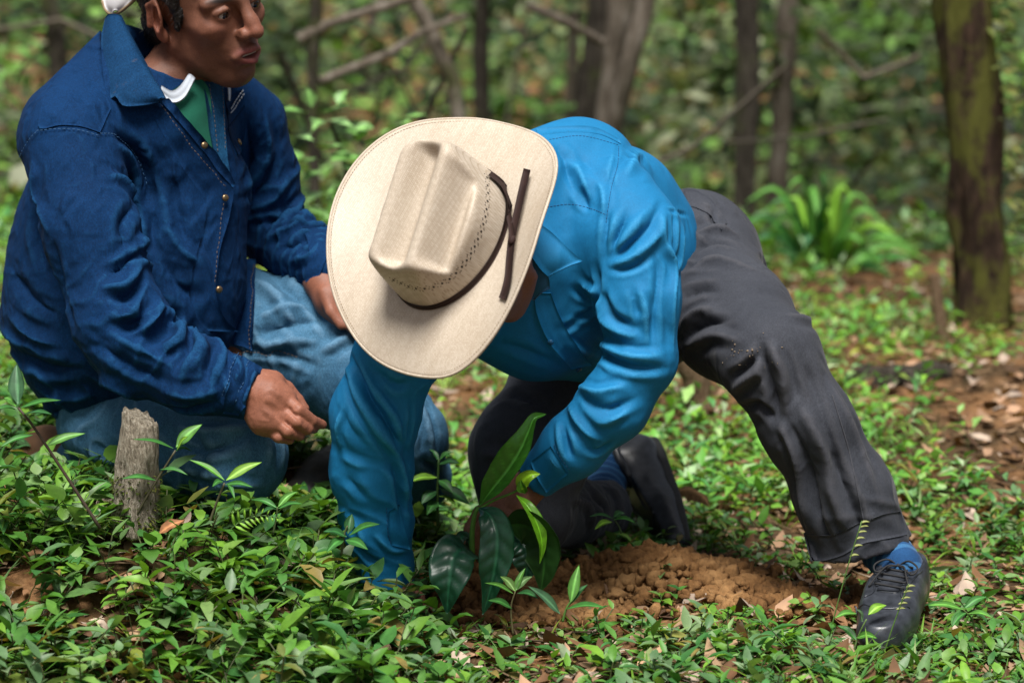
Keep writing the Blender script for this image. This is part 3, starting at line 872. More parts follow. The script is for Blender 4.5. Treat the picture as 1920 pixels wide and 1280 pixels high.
patch('turned_hem', T, [(1508, 998), (1535, 1002), (1566, 1000), (1610, 980), (1652, 965), (1686, 958)], [(1522, 1050), (1545, 1050), (1580, 1040), (1620, 1018), (1660, 1010), (1700, 1002)], M['trousers'], trousers, .002, .003, 6)
seam_ridge('side_seam', T, [[(1560, 740), (1590, 840), (1610, 930), (1625, 1000)]], M['trousers'], trousers, .0012)
V_, F_ = [], []
mud = MB()
for i in range(44):
    a = rng.normal(0, 1, 2) * (26, 20) + (1402, 660)
    h, nn = T.hit(*a)
    if h is None: continue
    r = .0005 + .0018 * rng.random() ** 3
    v, f = ico(1); mud.add(v * r * rng.uniform(.4, 1.6, 3) + h + nn * r * .2, f)
link('mud_crumbs', mud.mesh('mud_crumbs'), M['litter_dust'], trousers)['kind'] = 'stuff'

# ---- straw hat
HB = P(847, 449, -.30)                                  # centre of the crown's foot
toward = -FWD
hn = nrm(RIGHT * -.49 + UP * .44 + toward * .76)
hf = np.array(RIGHT * -.22 + UP * -.97); hf = nrm(hf - hn * (hf @ hn))     # front of the hat
hr = np.cross(hf, hn)                                   # towards the right of the picture
hat = empty('cowboy_hat', HB)
tag(hat, 'pale woven straw cowboy hat with dark brown ribbon band on the bending man', 'hat')
H2W = np.stack([hr, hf, hn])
def hw(v): return HB + np.asarray(v) @ H2W
out_px = [(840, 222), (890, 222), (935, 229), (980, 241), (1013, 256), (1034, 277), (1043, 303), (1040, 335), (1028, 375), (1013, 420), (998, 470), (980, 520), (955, 577), (925, 628), (893, 668), (862, 694), (830, 706), (790, 705), (748, 695), (708, 675), (675, 645), (650, 608), (630, 565), (618, 520), (613, 470), (616, 420), (628, 372), (648, 330), (676, 292), (712, 260), (752, 238), (795, 226)]
def brim_z(x, y, s):
    """height of the brim above the foot plane; s 0 at the foot, 1 at the edge"""
    th = np.arctan2(x, y)
    side = np.abs(np.sin(th)) ** 2.2
    return s ** 1.8 * (.040 * side - .020 * (np.abs(np.cos(th)) ** 3)) + .002
base_a, base_b = .124, .098                             # half length, half width of the foot
outline = []
for (x, y) in out_px:
    q = on_plane(x, y, HB, hn)
    for _ in range(6):
        l = H2W @ (q - HB); z = float(brim_z(l[0], l[1], 1.0)); q = on_plane(x, y, HB + hn * z, hn)
    outline.append(H2W @ (q - HB))
outline = np.array(outline)
NT, NR = 180, 22
ring = smooth_line(np.vstack([outline, outline[:1]]), NT + 1)[:-1]
ang = np.arctan2(ring[:, 0], ring[:, 1])
order = np.argsort(ang); ring = ring[order]; ang = ang[order]
for _ in range(4):
    ring = (np.roll(ring, 1, 0) + ring * 2 + np.roll(ring, -1, 0)) / 4
inner = np.stack([base_b * np.sin(ang) * .97, base_a * np.cos(ang) * .97], 1)
top = np.zeros((NR, NT, 3))
for i in range(NR):
    s = i / (NR - 1)
    xy = inner * (1 - s) + ring[:, :2] * s
    top[i, :, :2] = xy; top[i, :, 2] = brim_z(xy[:, 0], xy[:, 1], s)
th_ = .0028
botm = top.copy(); botm[..., 2] -= th_
V = np.concatenate([top.reshape(-1, 3), botm.reshape(-1, 3)]); o_ = NR * NT; F = []
for i in range(NR - 1):
    for j in range(NT):
        k = (j + 1) % NT
        a, b, c, d = i * NT + j, i * NT + k, (i + 1) * NT + k, (i + 1) * NT + j
        F.append((a, d, c, b)); F.append((a + o_, b + o_, c + o_, d + o_))
for j in range(NT):
    k = (j + 1) % NT
    a, b = (NR - 1) * NT + j, (NR - 1) * NT + k
    F.append((a, a + o_, b + o_, b)); F.append((j, k, k + o_, j + o_))
def hatpart(name, V, F, mat, parent):
    """mesh kept in the hat's own axes so that the weave follows the hat"""
    o = bpy.data.objects.new(name, V if F is None else mesh(name, V, F)); COL.objects.link(o)
    o.data.materials.append(mat); o.parent = parent
    return o
hat.matrix_world = Matrix([[*np.r_[H2W[:, i], HB[i]]] for i in range(3)] + [[0, 0, 0, 1]])
bpy.context.view_layer.update()
brim = hatpart('brim', V, F, M['straw'], hat)
edge = np.vstack([ring, ring[:1]]).copy(); edge[:, 2] = brim_z(edge[:, 0], edge[:, 1], 1.0) - th_ / 2
V, F = tube(edge, .0026, 6, False); hatpart('brim_edge', V, F, M['straw'], brim)
st = MB()
ins = ring * .972; ins[:, 2] = brim_z(ins[:, 0], ins[:, 1], .965) + .0003
rr_ = resample(np.vstack([ins, ins[:1]]), 520)
for i in range(0, 519, 2):
    v, f = tube(rr_[i:i + 2], .0005, 4); st.add(v, f)
hatpart('stitching', st.mesh('stitching'), None, M['cap_trim'], brim)
# crown: tapered oval block, pinched by a middle groove and two side dents
cr = Solid(.0028)
E3 = np.eye(3)
for i in range(9):
    z = .010 + .0125 * i; q = 1 - .16 * (i / 8) ** 1.4
    pass
class Crown(Solid):
    def field(s):
        lo = np.array([-.125, -.15, -.012]); hi = np.array([.125, .15, .165]); dim = np.ceil((hi - lo) / s.h).astype(int)
        X, Y, Z = [lo[i] + s.h * np.arange(dim[i]) for i in range(3)]
        X = X[:, None, None]; Y = Y[None, :, None]; Z = Z[None, None, :]
        q = np.clip(Z / .12, 0, 1.2)
        b = base_b * (1 - .12 * q ** 1.5 - .10 * q * sm((-Y) / .1)); a = base_a * (1 - .06 * q ** 1.5)
        e = np.sqrt((X / b) ** 2 + (Y / a) ** 2)
        d = (e - 1) * np.minimum(a, b)
        ax = np.abs(X - .004)
        wy = sm((Y + .098) / .035) * sm((.100 - Y) / .030)
        groove = .033 * np.where(ax < .037, .5 + .5 * np.cos(np.pi * ax / .037), 0) * sm((Y + .112) / .03) * sm((.106 - Y) / .022)
        dent = (.052 * sm((ax - .041) / .030) - .012 * sm((ax - .072) / .02)) * wy
        topz = .128 - .020 * (Y / .1) - groove - dent - .10 * np.clip((np.abs(Y) - .095) / .03, 0, 1.5) ** 2
        dt = (Z - topz) * .75
        def smax(u, v, k): h = np.maximum(k - np.abs(u - v), 0) / k; return np.maximum(u, v) + h * h * k * .25
        def capsule(p0, p1, r):
            p0 = np.array(p0); ba = np.array(p1) - p0; x, y, z = X - p0[0], Y - p0[1], Z - p0[2]
            t = np.clip((x * ba[0] + y * ba[1] + z * ba[2]) / (ba @ ba), 0, 1)
            return np.sqrt((x - t * ba[0]) ** 2 + (y - t * ba[1]) ** 2 + (z - t * ba[2]) ** 2) - r
        f = smax(d, dt, .013)
        f = np.maximum(f, -(Z + .004))
        return f.astype(np.float32), lo
CK = Crown(.0028).build(4)
crown = hatpart('crown', CK.V, CK.F, M['straw'], hat)
# ribbon round the foot of the crown
NB = 150
band = []
for i in range(NB + 1):
    a = 2 * math.pi * i / NB
    band.append([(math.sin(a) * (base_b + .0022), math.cos(a) * (base_a + .0022), .004), (math.sin(a) * (base_b + .0012), math.cos(a) * (base_a + .0012), .0135)])
band = np.array(band); nb = np.zeros_like(band); nb[..., :2] = band[..., :2] / np.linalg.norm(band[..., :2], axis=2)[..., None]
V, F = shell(band, nb, .0012); ribbon = hatpart('ribbon_band', V, F, M['ribbon'], hat)
cbv = BVHTree.FromPolygons(CK.V.tolist(), CK.F.tolist())
def hl(px, py, lift):
    """point of the hat's own space seen at a picture point, lifted off crown or brim"""
    d = ray(px, py); o0 = H2W @ (CAM - HB); dl = H2W @ nrm(d)
    h = cbv.ray_cast(Vector(o0), Vector(dl))
    best = None
    if h[0] is not None: best = np.array(h[0]) + np.array(h[1]) * lift
    q = on_plane(px, py, HB, hn)
    for _ in range(5):
        l = H2W @ (q - HB); e = math.hypot(l[0] / base_b, l[1] / base_a); s = min(1, max(0, (e - 1) / 1.05))
        q = on_plane(px, py, HB + hn * (float(brim_z(l[0], l[1], s)) + lift), hn)
    l = H2W @ (q - HB)
    if best is None or (np.linalg.norm(l - o0) < np.linalg.norm(best - o0) and math.hypot(l[0] / base_b, l[1] / base_a) > 1): return l
    return best
def ribbon_strip(name, pts, w, lifts, parent):
    q = smooth_line(pts, 16); L = np.interp(np.linspace(0, 1, 16), np.linspace(0, 1, len(lifts)), lifts)
    t = np.gradient(q, axis=0); t /= np.linalg.norm(t, axis=1)[:, None]; nn = np.stack([-t[:, 1], t[:, 0]], 1)
    g = np.array([[hl(*(q[i] + nn[i] * w * k), L[i]) for k in (-1, 0, 1)] for i in range(16)])
    V, F = shell(g, np.tile(np.array([0, 0, 1.0]), (16, 3, 1)), .0012)
    return hatpart(name, V, F, M['ribbon'], parent)
ribbon_strip('ribbon_tail', [(988, 317), (980, 350), (971, 390), (962, 430), (958, 455)], 6.5, [.012, .016, .016, .014, .018], ribbon)
ribbon_strip('ribbon_tail', [(958, 455), (955, 485), (952, 520), (946, 545), (941, 560)], 6.5, [.018, .014, .010, .008, .005], ribbon)
ribbon_strip('ribbon_tail', [(916, 327), (938, 350), (950, 390), (957, 420), (961, 450)], 5, [.003, .006, .010, .014, .018], ribbon)
kc = hl(960, 450, .020)
V, F = ico(2); V = V * (.0055, .0085, .005) * (1 + .12 * noise(V * 2.2, 3)[:, None]) + kc; hatpart('ribbon_knot', V, F.tolist(), M['ribbon'], ribbon)
# punched vent holes: rows of small diamonds round the crown
vents = MB(); vm = None
vent_px = [(913, 333), (914, 348), (915, 362), (914, 377), (912, 392), (910, 406), (906, 420), (902, 434), (896, 448), (890, 462), (883, 475), (875, 488), (866, 500), (855, 512), (843, 523), (829, 531), (813, 538), (796, 541), (780, 541), (766, 537), (752, 531), (738, 525)]
for (x, y) in vent_px:
    o0 = H2W @ (CAM - HB); dl = H2W @ nrm(ray(x, y)); h = cbv.ray_cast(Vector(o0), Vector(dl))
    if h[0] is None: continue
    c = np.array(h[0]); n0 = np.array(h[1]); u = nrm(np.cross(n0, (0, 0, 1))); v = np.cross(n0, u)
    for (du, dv, r) in ((0, 0, .0030), (.0052, .0045, .0014), (-.0052, .0045, .0014), (.0052, -.0045, .0014), (-.0052, -.0045, .0014)):
        p = c + u * du + v * dv; k = cbv.find_nearest(Vector(p)); p = np.array(k[0]) + np.array(k[1]) * .0004
        vents.add([p + u * r * .7, p + v * r, p - u * r * .7, p - v * r, p - n0 * .002], [(0, 1, 2, 3), (0, 4, 1), (1, 4, 2), (2, 4, 3), (3, 4, 0)])
vo = hatpart('vent_holes', vents.mesh('vent_holes', False), None, M['dark'], crown); vo['kind'] = 'stuff'

# ---- skin of the planting man: head under the hat, neck, arms, hands, one continuous body
def head_ops(sd, O, f, s, u, sc, detail=True):
    def w(x, y, z): return O + sc * (f * x + s * y + u * z)
    A = np.stack([f, s, u])
    def el(c, r, k=.02, op='u', ax=None): sd.ell(w(*c), A if ax is None else ax, np.array(r) * sc, k * sc, op)
    def cn(a, b, ra, rb, k=.012, op='u'): sd.cone(w(*a), w(*b), ra * sc, rb * sc, k * sc, op)
    el((-.018, 0, .045), (.098, .076, .086))
    el((.026, 0, -.022), (.060, .058, .082), .03)
    for q in (-1, 1):
        cn((-.008, q * .054, -.046), (.048, q * .018, -.098), .017, .016, .03)
        el((.058, q * .043, -.014), (.024, .021, .019), .025)
        cn((.088, q * .010, .029), (.068, q * .052, .026), .0105, .009, .014)
    el((.062, 0, -.099), (.019, .022, .017), .022)
    el((.072, 0, -.058), (.026, .031, .027), .022)
    if detail:
        for q in (-1, 1):
            el((.100, q * .033, .010), (.018, .020, .0115), .012, 's')
            # lids: a skin dome over the eye, slit open
            el((.0755, q * .0325, .0078), (.0142, .0165, .0128), .007)
            cn((.084, q * .018, .012), (.0895, q * .032, .0165), .0022, .0032, .005); cn((.0895, q * .032, .0165), (.080, q * .047, .012), .0032, .0024, .005)
            el((.0920, q * .0325, .0064), (.0130, .0142, .0042), .0015, 's')
        cn((.093, 0, .022), (.107, 0, -.008), .0085, .0105, .012); cn((.107, 0, -.008), (.115, 0, -.024), .0105, .0125, .008)
        for q in (-1, 1):
            el((.101, q * .0155, -.027), (.0125, .0088, .0095), .007)
            el((.112, q * .0075, -.036), (.0055, .004, .005), .003, 's')
            # fold from the nose wing to the corner of the mouth
            cn((.098, q * .025, -.026), (.086, q * .037, -.062), .0052, .0048, .009, 's')
        # lips, a little parted
        for q in (-1, 1):
            cn((.1015, q * .004, -.0535), (.087, q * .025, -.0625), .0066, .0042, .006)
            cn((.0975, q * .001, -.0735), (.086, q * .024, -.0655), .0078, .0042, .006)
        el((.100, 0, -.0635), (.016, .0185, .0034), .003, 's')
        el((.094, 0, -.0875), (.012, .022, .006), .010, 's')
        for q in (-1, 1):
            ea = np.stack([nrm(f * .9 - s * q * .0 + u * .0), nrm(s * q + f * -.45), nrm(u * 1 - f * .18)])
            el((-.020, q * .079, .002), (.019, .0075, .032), .006, 'u', ea)
            el((-.014, q * .085, .004), (.010, .006, .019), .004, 's', ea)
            el((-.014, q * .076, -.026), (.010, .006, .012), .006)
            cn((-.034, q * .082, .022), (-.036, q * .083, -.010), .0042, .004, .004)
            cn((-.034, q * .082, .022), (-.016, q * .083, .032), .0042, .0042, .004)
    if detail: cn((-.030, 0, -.03), (-.070, 0, -.16), .052, .054, .02)
    return w
SKIN = np.array((.168, .070, .044)); SKIN2 = np.array((.23, .088, .055))
def finger(sd, pts, r0, r1, k=.004):
    n = len(pts)
    for i in range(n - 1):
        a, b = pts[i], pts[i + 1]
        ra = r0 + (r1 - r0) * i / (n - 1); rb = r0 + (r1 - r0) * (i + 1) / (n - 1)
        sd.cone(P(*a), P(*b), ra, rb, k)
def join_skins(name, sks, mat, parent, colf):
    V = []; F = []; C = []; n = 0
    for sk in sks:
        V.append(sk.V); F.append(sk.F + n); C.append(colf(sk.V)); n += len(sk.V)
    return link(name, mesh(name, np.concatenate(V), np.concatenate(F), True, np.concatenate(C)), mat, parent)
b1 = Solid(.016)     # what the clothes hide
b1.chain([(1020, 450, .03, 60), (1090, 430, .06, 90), (1230, 490, .3, 85), (1270, 520, .33, 90)], .05)
b1.chain([(1120, 420, .0, 60), (1180, 470, -.05, 50), (1200, 655, -.13, 38), (1075, 830, -.11, 30), (1015, 885, -.08, 27)], .03)
b1.chain([(900, 520, -.02, 60), (745, 665, -.10, 48), (703, 790, -.10, 40), (722, 1040, -.055, 30)], .03)
b1.chain([(1290, 520, .3, 90), (1447, 668, -.02, 58), (1610, 960, -.03, 40), (1665, 1050, -.03, 26)], .03)
b1.chain([(1220, 570, .33, 85), (995, 880, .17, 60), (990, 962, .14, 50), (1100, 955, .40, 32)], .03)
hO = HB - hn * .015
b1k = b1.build(1)
b2 = Solid(.005)
hu2 = nrm(hn * 1 + hf * .0)
head_ops(b2, HB - hn * .080 - hf * .002 - hr * .040, hf, hr, hn, .76, False)
for q in (-1,):
    b2.ell(HB - hn * .075 - hf * .025 + hr * q * .080, np.stack([hf, hr, hn]), (.018, .008, .032), .006)
b2.cone(HB - hn * .12 - hf * .02, P(1020, 470, .05), .045, .05, .03)
b2k = b2.build(2)
# the hand at the seedling: back of the hand, thumb and four fingers going into the soil
b3 = Solid(.0022)
b3.chain([(1022, 880, -.085, 29), (1000, 905, -.075, 29)], .01)
b3.chain([(1000, 905, -.075, 30), (968, 935, -.075, 36), (940, 965, -.08, 36)], .012)
b3.chain([(965, 915, -.07, 26), (925, 950, -.085, 25)], .012)
finger(b3, [(925, 945, -.09), (905, 985, -.11), (893, 1020, -.10), (896, 1045, -.09)], .0112, .0088)
finger(b3, [(935, 955, -.105), (918, 1000, -.12), (908, 1035, -.105), (912, 1055, -.09)], .0112, .0088)
finger(b3, [(952, 965, -.105), (940, 1008, -.12), (932, 1040, -.105), (934, 1058, -.09)], .0108, .0085)
finger(b3, [(968, 965, -.095), (962, 1005, -.11), (956, 1035, -.10)], .0098, .008)
finger(b3, [(935, 940, -.06), (900, 960, -.06), (882, 990, -.065), (874, 1020, -.07)], .0125, .0095)
b3k = b3.build(1); b3k.bvh()
b3k.folds([([(955, 920), (945, 950), (938, 975)], 5, 1.6), ([(970, 925), (960, 955), (955, 980)], 5, 1.6), ([(985, 930), (975, 955), (970, 975)], 5, 1.4), ([(925, 955), (940, 965), (965, 975)], 4, -1.5), ([(990, 905), (1003, 925)], 4, -1.2)])
b3k.normals(); b3k.crumple(60, .0005, 3); b3k.normals()
b4 = Solid(.0035)
b4.chain([(722, 1040, -.055, 30), (738, 1095, -.055, 36), (752, 1125, -.06, 34)], .012)
for i, dx in enumerate((-18, -2, 14, 28)):
    finger(b4, [(745 + dx * .8, 1120, -.08), (758 + dx, 1150, -.10), (764 + dx, 1175, -.09)], .0105, .0085)
finger(b4, [(760, 1100, -.06), (785, 1120, -.08), (795, 1145, -.08)], .012, .009)
b4k = b4.build(1)
def skin_col(V):
    n = noise(V * 30, 61)
    return SKIN[None] * (1 + .12 * n)[:, None]
join_skins('body', [b1k, b2k, b3k, b4k], M['skin'], man, skin_col)
# short dark hair at the back of his neck
hs = Solid(.004)
hs.ell(HB - hn * .05 - hf * .02, np.stack([hf, hr, hn]), (.098, .080, .085), .01)
hs.plane(HB - hn * .005, hn)
hs.plane(HB + hf * .03 - hn * .05, hf)
link('hair', mesh('hair', *(lambda k: (k.V, k.F))(hs.build(2))), M['hair'], man)

# ---- shoes and socks
def shoe(root, O, f, u, L, laces=True, bend=0.0, mat='leather'):
    """O under the heel, f towards the toe, u up out of the sole"""
    f = nrm(f); u = nrm(u - f * np.dot(u, f)); s = np.cross(u, f)
    def w(x, y, z):
        zz = z + bend * max(0, x - .17) * 1.0
        return O + (f * x + s * y + u * zz) * (L / .28)
    k = L / .28
    up = Solid(.0028)
    up.wchain([(w(.035, 0, .045), .036 * k), (w(.10, 0, .045), .040 * k), (w(.17, .004, .034), .043 * k), (w(.235, .006, .026), .036 * k)], .02)
    up.wchain([(w(.035, 0, .045), .034 * k), (w(.045, 0, .085), .036 * k)], .02)
    up.wchain([(w(.06, 0, .07), .036 * k), (w(.13, 0, .058), .034 * k), (w(.19, .004, .04), .030 * k)], .03)
    up.wchain([(w(.215, .006, .026), .034 * k), (w(.245, .006, .022), .030 * k)], .02)
    up.plane(w(.1, 0, .012), -u)
    up.plane(w(.05, 0, .100), nrm(u + f * .25))
    up.cone(w(.055, 0, .135), w(.058, 0, .07), .033 * k, .028 * k, .006, 's')
    sk = up.build(2)
    o = link('shoe_upper', mesh('shoe_upper', sk.V, sk.F), M[mat], root)
    # welted sole following the outline
    outl = []
    for i in range(60):
        a = 2 * math.pi * i / 60
        x = .14 + .142 * math.cos(a); y = (.041 + .010 * math.cos(a - .3)) * math.sin(a) * (1 - .12 * math.exp(-((x - .11) / .05) ** 2)) + .005 * (x - .05) / .2
        outl.append((x, y))
    N = len(outl); V = []; F = []
    for z, g in ((.0, .96), (.004, 1.0), (.014, 1.0), (.017, .97)):
        for x, y in outl: V.append(w(.14 + (x - .14) * g, y * g, z))
    for r in range(3):
        for i in range(N):
            j = (i + 1) % N; F.append((r * N + i, r * N + j, (r + 1) * N + j, (r + 1) * N + i))
    F.append(tuple(range(N - 1, -1, -1))); F.append(tuple(3 * N + i for i in range(N)))
    link('shoe_sole', mesh('shoe_sole', np.array(V), F, False), M['sole'], root)
    bv = BVHTree.FromPolygons(sk.V.tolist(), sk.F.tolist())
    def surf(x, y, lift):
        p = w(x, y, .2); h = bv.ray_cast(Vector(p), Vector(-u))
        return (np.array(h[0]) + u * lift) if h[0] is not None else w(x, y, .05)
    # seam across the toe and quarter edges
    for line in ([(.185, -.047), (.205, -.03), (.215, -.005), (.213, .02), (.198, .042)], [(.075, .036), (.12, .030), (.165, .022), (.185, .030)], [(.075, -.036), (.12, -.030), (.165, -.022), (.185, -.032)]):
        q = np.array([surf(x, y, .0008) for x, y in smooth_line(line, 24)]); V, F = tube(q, .0016, 6); link('seam', mesh('seam', V, F), M[mat], root)
    if laces:
        tg = np.array([[surf(x, y, .003 + .001 * math.cos(y * 60)) for y in np.linspace(-.017, .017, 5)] for x in np.linspace(.075, .165, 12)])
        V, F = shell(tg, np.tile(u, (12, 5, 1)), .003); link('tongue', mesh('tongue', V, F), M[mat], root)
        for i in range(5):
            x = .085 + .017 * i
            q = np.array([surf(x + .004 * t, y, .0055) for t, y in zip(np.linspace(-1, 1, 9), np.linspace(-.024, .024, 9))]); V, F = tube(q, .0019, 6); link('lace', mesh('lace', V, F), M['lace'], root)
        c = surf(.088, 0, .009)
        for sgn in (-1, 1):
            loop = [c, c + s * sgn * .018 + u * .010 + f * .004, c + s * sgn * .036 + u * .003 + f * .018, c + s * sgn * .030 + f * .032 - u * .006, c + s * sgn * .012 + f * .018 + u * .001, c]
            V, F = tube(smooth_line(loop, 26), .0017, 6); link('lace', mesh('lace', V, F), M['lace'], root)
            tail = [c, c + s * sgn * .014 + f * .02 + u * .003, c + s * sgn * .024 + f * .05 - u * .006, c + s * sgn * .034 + f * .07 - u * .022]
            V, F = tube(smooth_line(tail, 20), .0016, 6); link('lace', mesh('lace', V, F), M['lace'], root)
        V, F = ico(2); link('lace_knot', mesh('lace_knot', V * .0048 + c, F), M['lace'], root)
    return w, sk
g1 = G(1703, 1150)
toe = G(1656, 1212)
sh1 = empty('laced_shoe', g1); sh1.parent = man; sh1.matrix_parent_inverse = man.matrix_world.inverted()
bpy.context.view_layer.update()
ff = toe - g1; ff[2] = 0
w1, _ = shoe(sh1, g1 + np.array([0, 0, .004]), nrm(ff), np.array([0, 0, 1.0]), .295)
def sock(root, pts, rads, n=40):
    q = smooth_line(pts, n); r = np.interp(np.linspace(0, 1, n), np.linspace(0, 1, len(rads)), rads)
    r = r + .0016 * np.sin(np.linspace(0, n / 3.3 * 2 * math.pi, n)) 
    V, F = tube(q, r, 40, False)
    ang = np.tile(np.arange(40) / 40 * 2 * math.pi, n); V = V + np.outer(.0012 * np.sin(ang * 3 + np.repeat(np.arange(n), 40) * .35), [0, 0, 1])
    F = np.array(F); row = (np.arange(len(F)) // 40)
    me = mesh('sock', V, F, True, None, (row % 4 == 0).astype(int))
    link('sock', me, [M['sock'], M['sock_pale']], root)
sock(man, [w1(.066, 0, .045), w1(.060, 0, .085), P(1650, 1020, -.03), P(1632, 960, -.032)], [.034, .038, .041, .043])
# the shoe of the kneeling leg stands on its toe, heel up
sh2 = empty('kneeling_shoe', P(1265, 1000, .55)); sh2.parent = man; sh2.matrix_parent_inverse = man.matrix_world.inverted()
bpy.context.view_layer.update()
heel = P(1224, 824, .62); toe2 = P(1276, 1004, .46)
f2 = nrm(toe2 - heel); u2 = nrm(P(1120, 950, .48) - P(1250, 880, .56))
w2, _ = shoe(sh2, heel + nrm(u2) * -.01, f2, u2, .275, False, bend=-.0)
pad = [w2(.0, -.03, .085), w2(.02, -.040, .095), w2(.06, -.042, .10), w2(.10, -.034, .088), w2(.115, 0, .075), w2(.10, .034, .088), w2(.06, .042, .10), w2(.02, .04, .095), w2(.0, .03, .085), w2(-.005, 0, .085), w2(.0, -.03, .085)]
V, F = tube(smooth_line(pad, 50), .0085, 10, False); link('padded_collar', mesh('padded_collar', V, F), M['leather'], sh2)
ank = P(1136, 950, .46)
sock(man, [w2(.06, 0, .05), w2(.055, 0, .10), (w2(.055, 0, .12) + ank) / 2, ank - hd2 * .03], [.036, .038, .040, .040])

# =================================================================== kneeling man in denim
kn = empty('person', G(300, 960))
tag(kn, 'kneeling man in dark denim jacket and jeans, mouth open, looking towards the right', 'person')
VIEW = np.array([0, 1.0, 0])
jk = Solid(.0039)
sq = (np.array([.25, 1.0, .05]), .70)
jk.chain([(255, 320, .24, 175), (235, 470, .24, 200), (222, 600, .24, 206), (225, 680, .26, 150)], .06, 'u', sq)
jk.chain([(150, 245, .14, 88), (270, 180, .22, 82), (420, 205, .36, 62), (462, 240, .40, 62)], .06)
jk.chain([(232, 120, .22, 66), (135, 250, .13, 90)], .05)
jk.chain([(300, 250, .22, 120), (380, 350, .24, 70), (375, 520, .24, 70)], .05)
jk.chain([(215, 690, .26, 140), (225, 748, .25, 84)], .05)
jk.chain([(132, 268, .08, 92), (170, 430, .0, 84), (225, 600, -.05, 82), (262, 660, -.06, 78)], .03)
jk.chain([(262, 660, -.06, 78), (360, 700, -.09, 68), (470, 737, -.11, 50)], .03)
jk.chain([(468, 235, .40, 62), (488, 330, .42, 62), (512, 430, .42, 60)], .04)
jk.chain([(512, 430, .42, 62), (560, 470, .36, 56), (606, 506, .29, 46)], .03)
# cuff and neck openings, hem
cw = P(476, 740, -.11); cd = nrm(P(470, 737, -.11) - P(360, 700, -.09))
jk.plane(P(476, 740, -.11), cd, .09)
jk.cone(cw + cd * .06, cw - cd * .03, RR(41, -.1), RR(38, -.1), .002, 's')
jk.cone(P(310, 40, .18), P(300, 150, .22), .075, .045, .02, 's')
J = jk.build(3); J.bvh()
J.folds(scale=1.5, wscale=.8, lines=[
 # shoulder and upper sleeve
 ([(210, 250), (250, 280), (272, 340), (275, 400)], 12, -8), ([(215, 270), (255, 320), (262, 380)], 13, 6), ([(255, 380), (230, 420), (235, 470)], 13, -7), ([(265, 400), (268, 450), (240, 480)], 11, 6),
 ([(75, 380), (70, 440), (90, 520)], 12, -7), ([(60, 300), (70, 370), (95, 440)], 14, 5), ([(100, 450), (120, 540), (140, 610)], 13, -6), ([(200, 330), (230, 340), (262, 390)], 10, 6),
 # crushed inner elbow
 ([(262, 470), (230, 500), (195, 515)], 10, -8), ([(265, 500), (235, 535), (190, 540)], 10, 8), ([(268, 520), (240, 555), (205, 560)], 9, -7), ([(270, 555), (240, 590), (205, 590)], 11, 7), ([(275, 580), (255, 605), (225, 612)], 9, -7),
 ([(300, 560), (290, 600), (260, 625)], 10, 8), ([(330, 585), (315, 620), (280, 645)], 10, -8), ([(345, 595), (335, 635), (300, 660)], 10, 8), ([(365, 610), (355, 650), (330, 690)], 9, -7), ([(385, 625), (375, 665), (355, 700)], 10, 6), ([(410, 640), (395, 680), (385, 720)], 9, -6),
 ([(200, 620), (260, 655), (330, 690)], 13, 6), ([(190, 650), (250, 690), (310, 715)], 11, -6), ([(310, 735), (360, 740), (410, 730)], 12, 6), ([(300, 760), (350, 768), (400, 755)], 9, -5),
 ([(430, 660), (445, 690), (440, 720)], 9, 6), ([(445, 655), (462, 690), (455, 740)], 8, -6), ([(420, 700), (430, 740), (425, 770)], 8, 5),
 # flank and front
 ([(20, 500), (60, 560), (110, 590)], 15, -6), ([(15, 590), (60, 630), (120, 650)], 15, 6), ([(30, 660), (90, 690), (160, 690)], 15, -7), ([(60, 720), (120, 745), (190, 735)], 15, 6), ([(90, 770), (150, 780), (230, 755)], 13, -6),
 ([(290, 300), (285, 400), (292, 500)], 14, -6), ([(310, 420), (340, 470), (390, 500)], 16, 5), ([(300, 480), (340, 540), (390, 560)], 16, -5), ([(320, 330), (335, 400), (350, 460)], 14, -4),
 ([(160, 700), (220, 725), (270, 755)], 14, 5), ([(280, 640), (330, 600)], 12, -6), 
 # far sleeve
 ([(465, 220), (470, 290), (455, 350)], 10, -7), ([(495, 220), (500, 280), (485, 340)], 11, 6), ([(520, 290), (490, 350), (450, 370)], 10, -7), ([(540, 330), (510, 375), (465, 395)], 10, 7), ([(560, 365), (525, 405), (480, 420)], 9, -7), ([(580, 395), (545, 430), (500, 445)], 9, 7), ([(600, 420), (570, 450), (520, 470)], 9, -6), ([(605, 445), (585, 480), (540, 490)], 9, 6)])
J.normals()
J.limb(P(132, 268, .08), P(262, 660, -.06), .11, 26, .0080, .9, .8, .35, 121, RIGHT + UP * .3)
J.limb(P(262, 660, -.06), P(470, 737, -.11), .10, 34, .0080, -.7, .35, .5, 123, UP)
J.limb(P(468, 235, .40), P(512, 430, .42), .09, 30, .0070, .8, .9, .5, 125)
J.limb(P(512, 430, .42), P(606, 506, .29), .085, 40, .0070, -.6, .4, .6, 127)
J.limb(P(255, 320, .24), P(205, 720, .26), .26, 12, .0080, .9, .85, .4, 129, -RIGHT)
J.normals(); J.crumple(10, .0016, 23); J.crumple(28, .0008, 25); J.sharpen(12, .8); J.smooth(1, .25); J.freeze()
jacket = J.obj('jacket', M['denim'], kn)
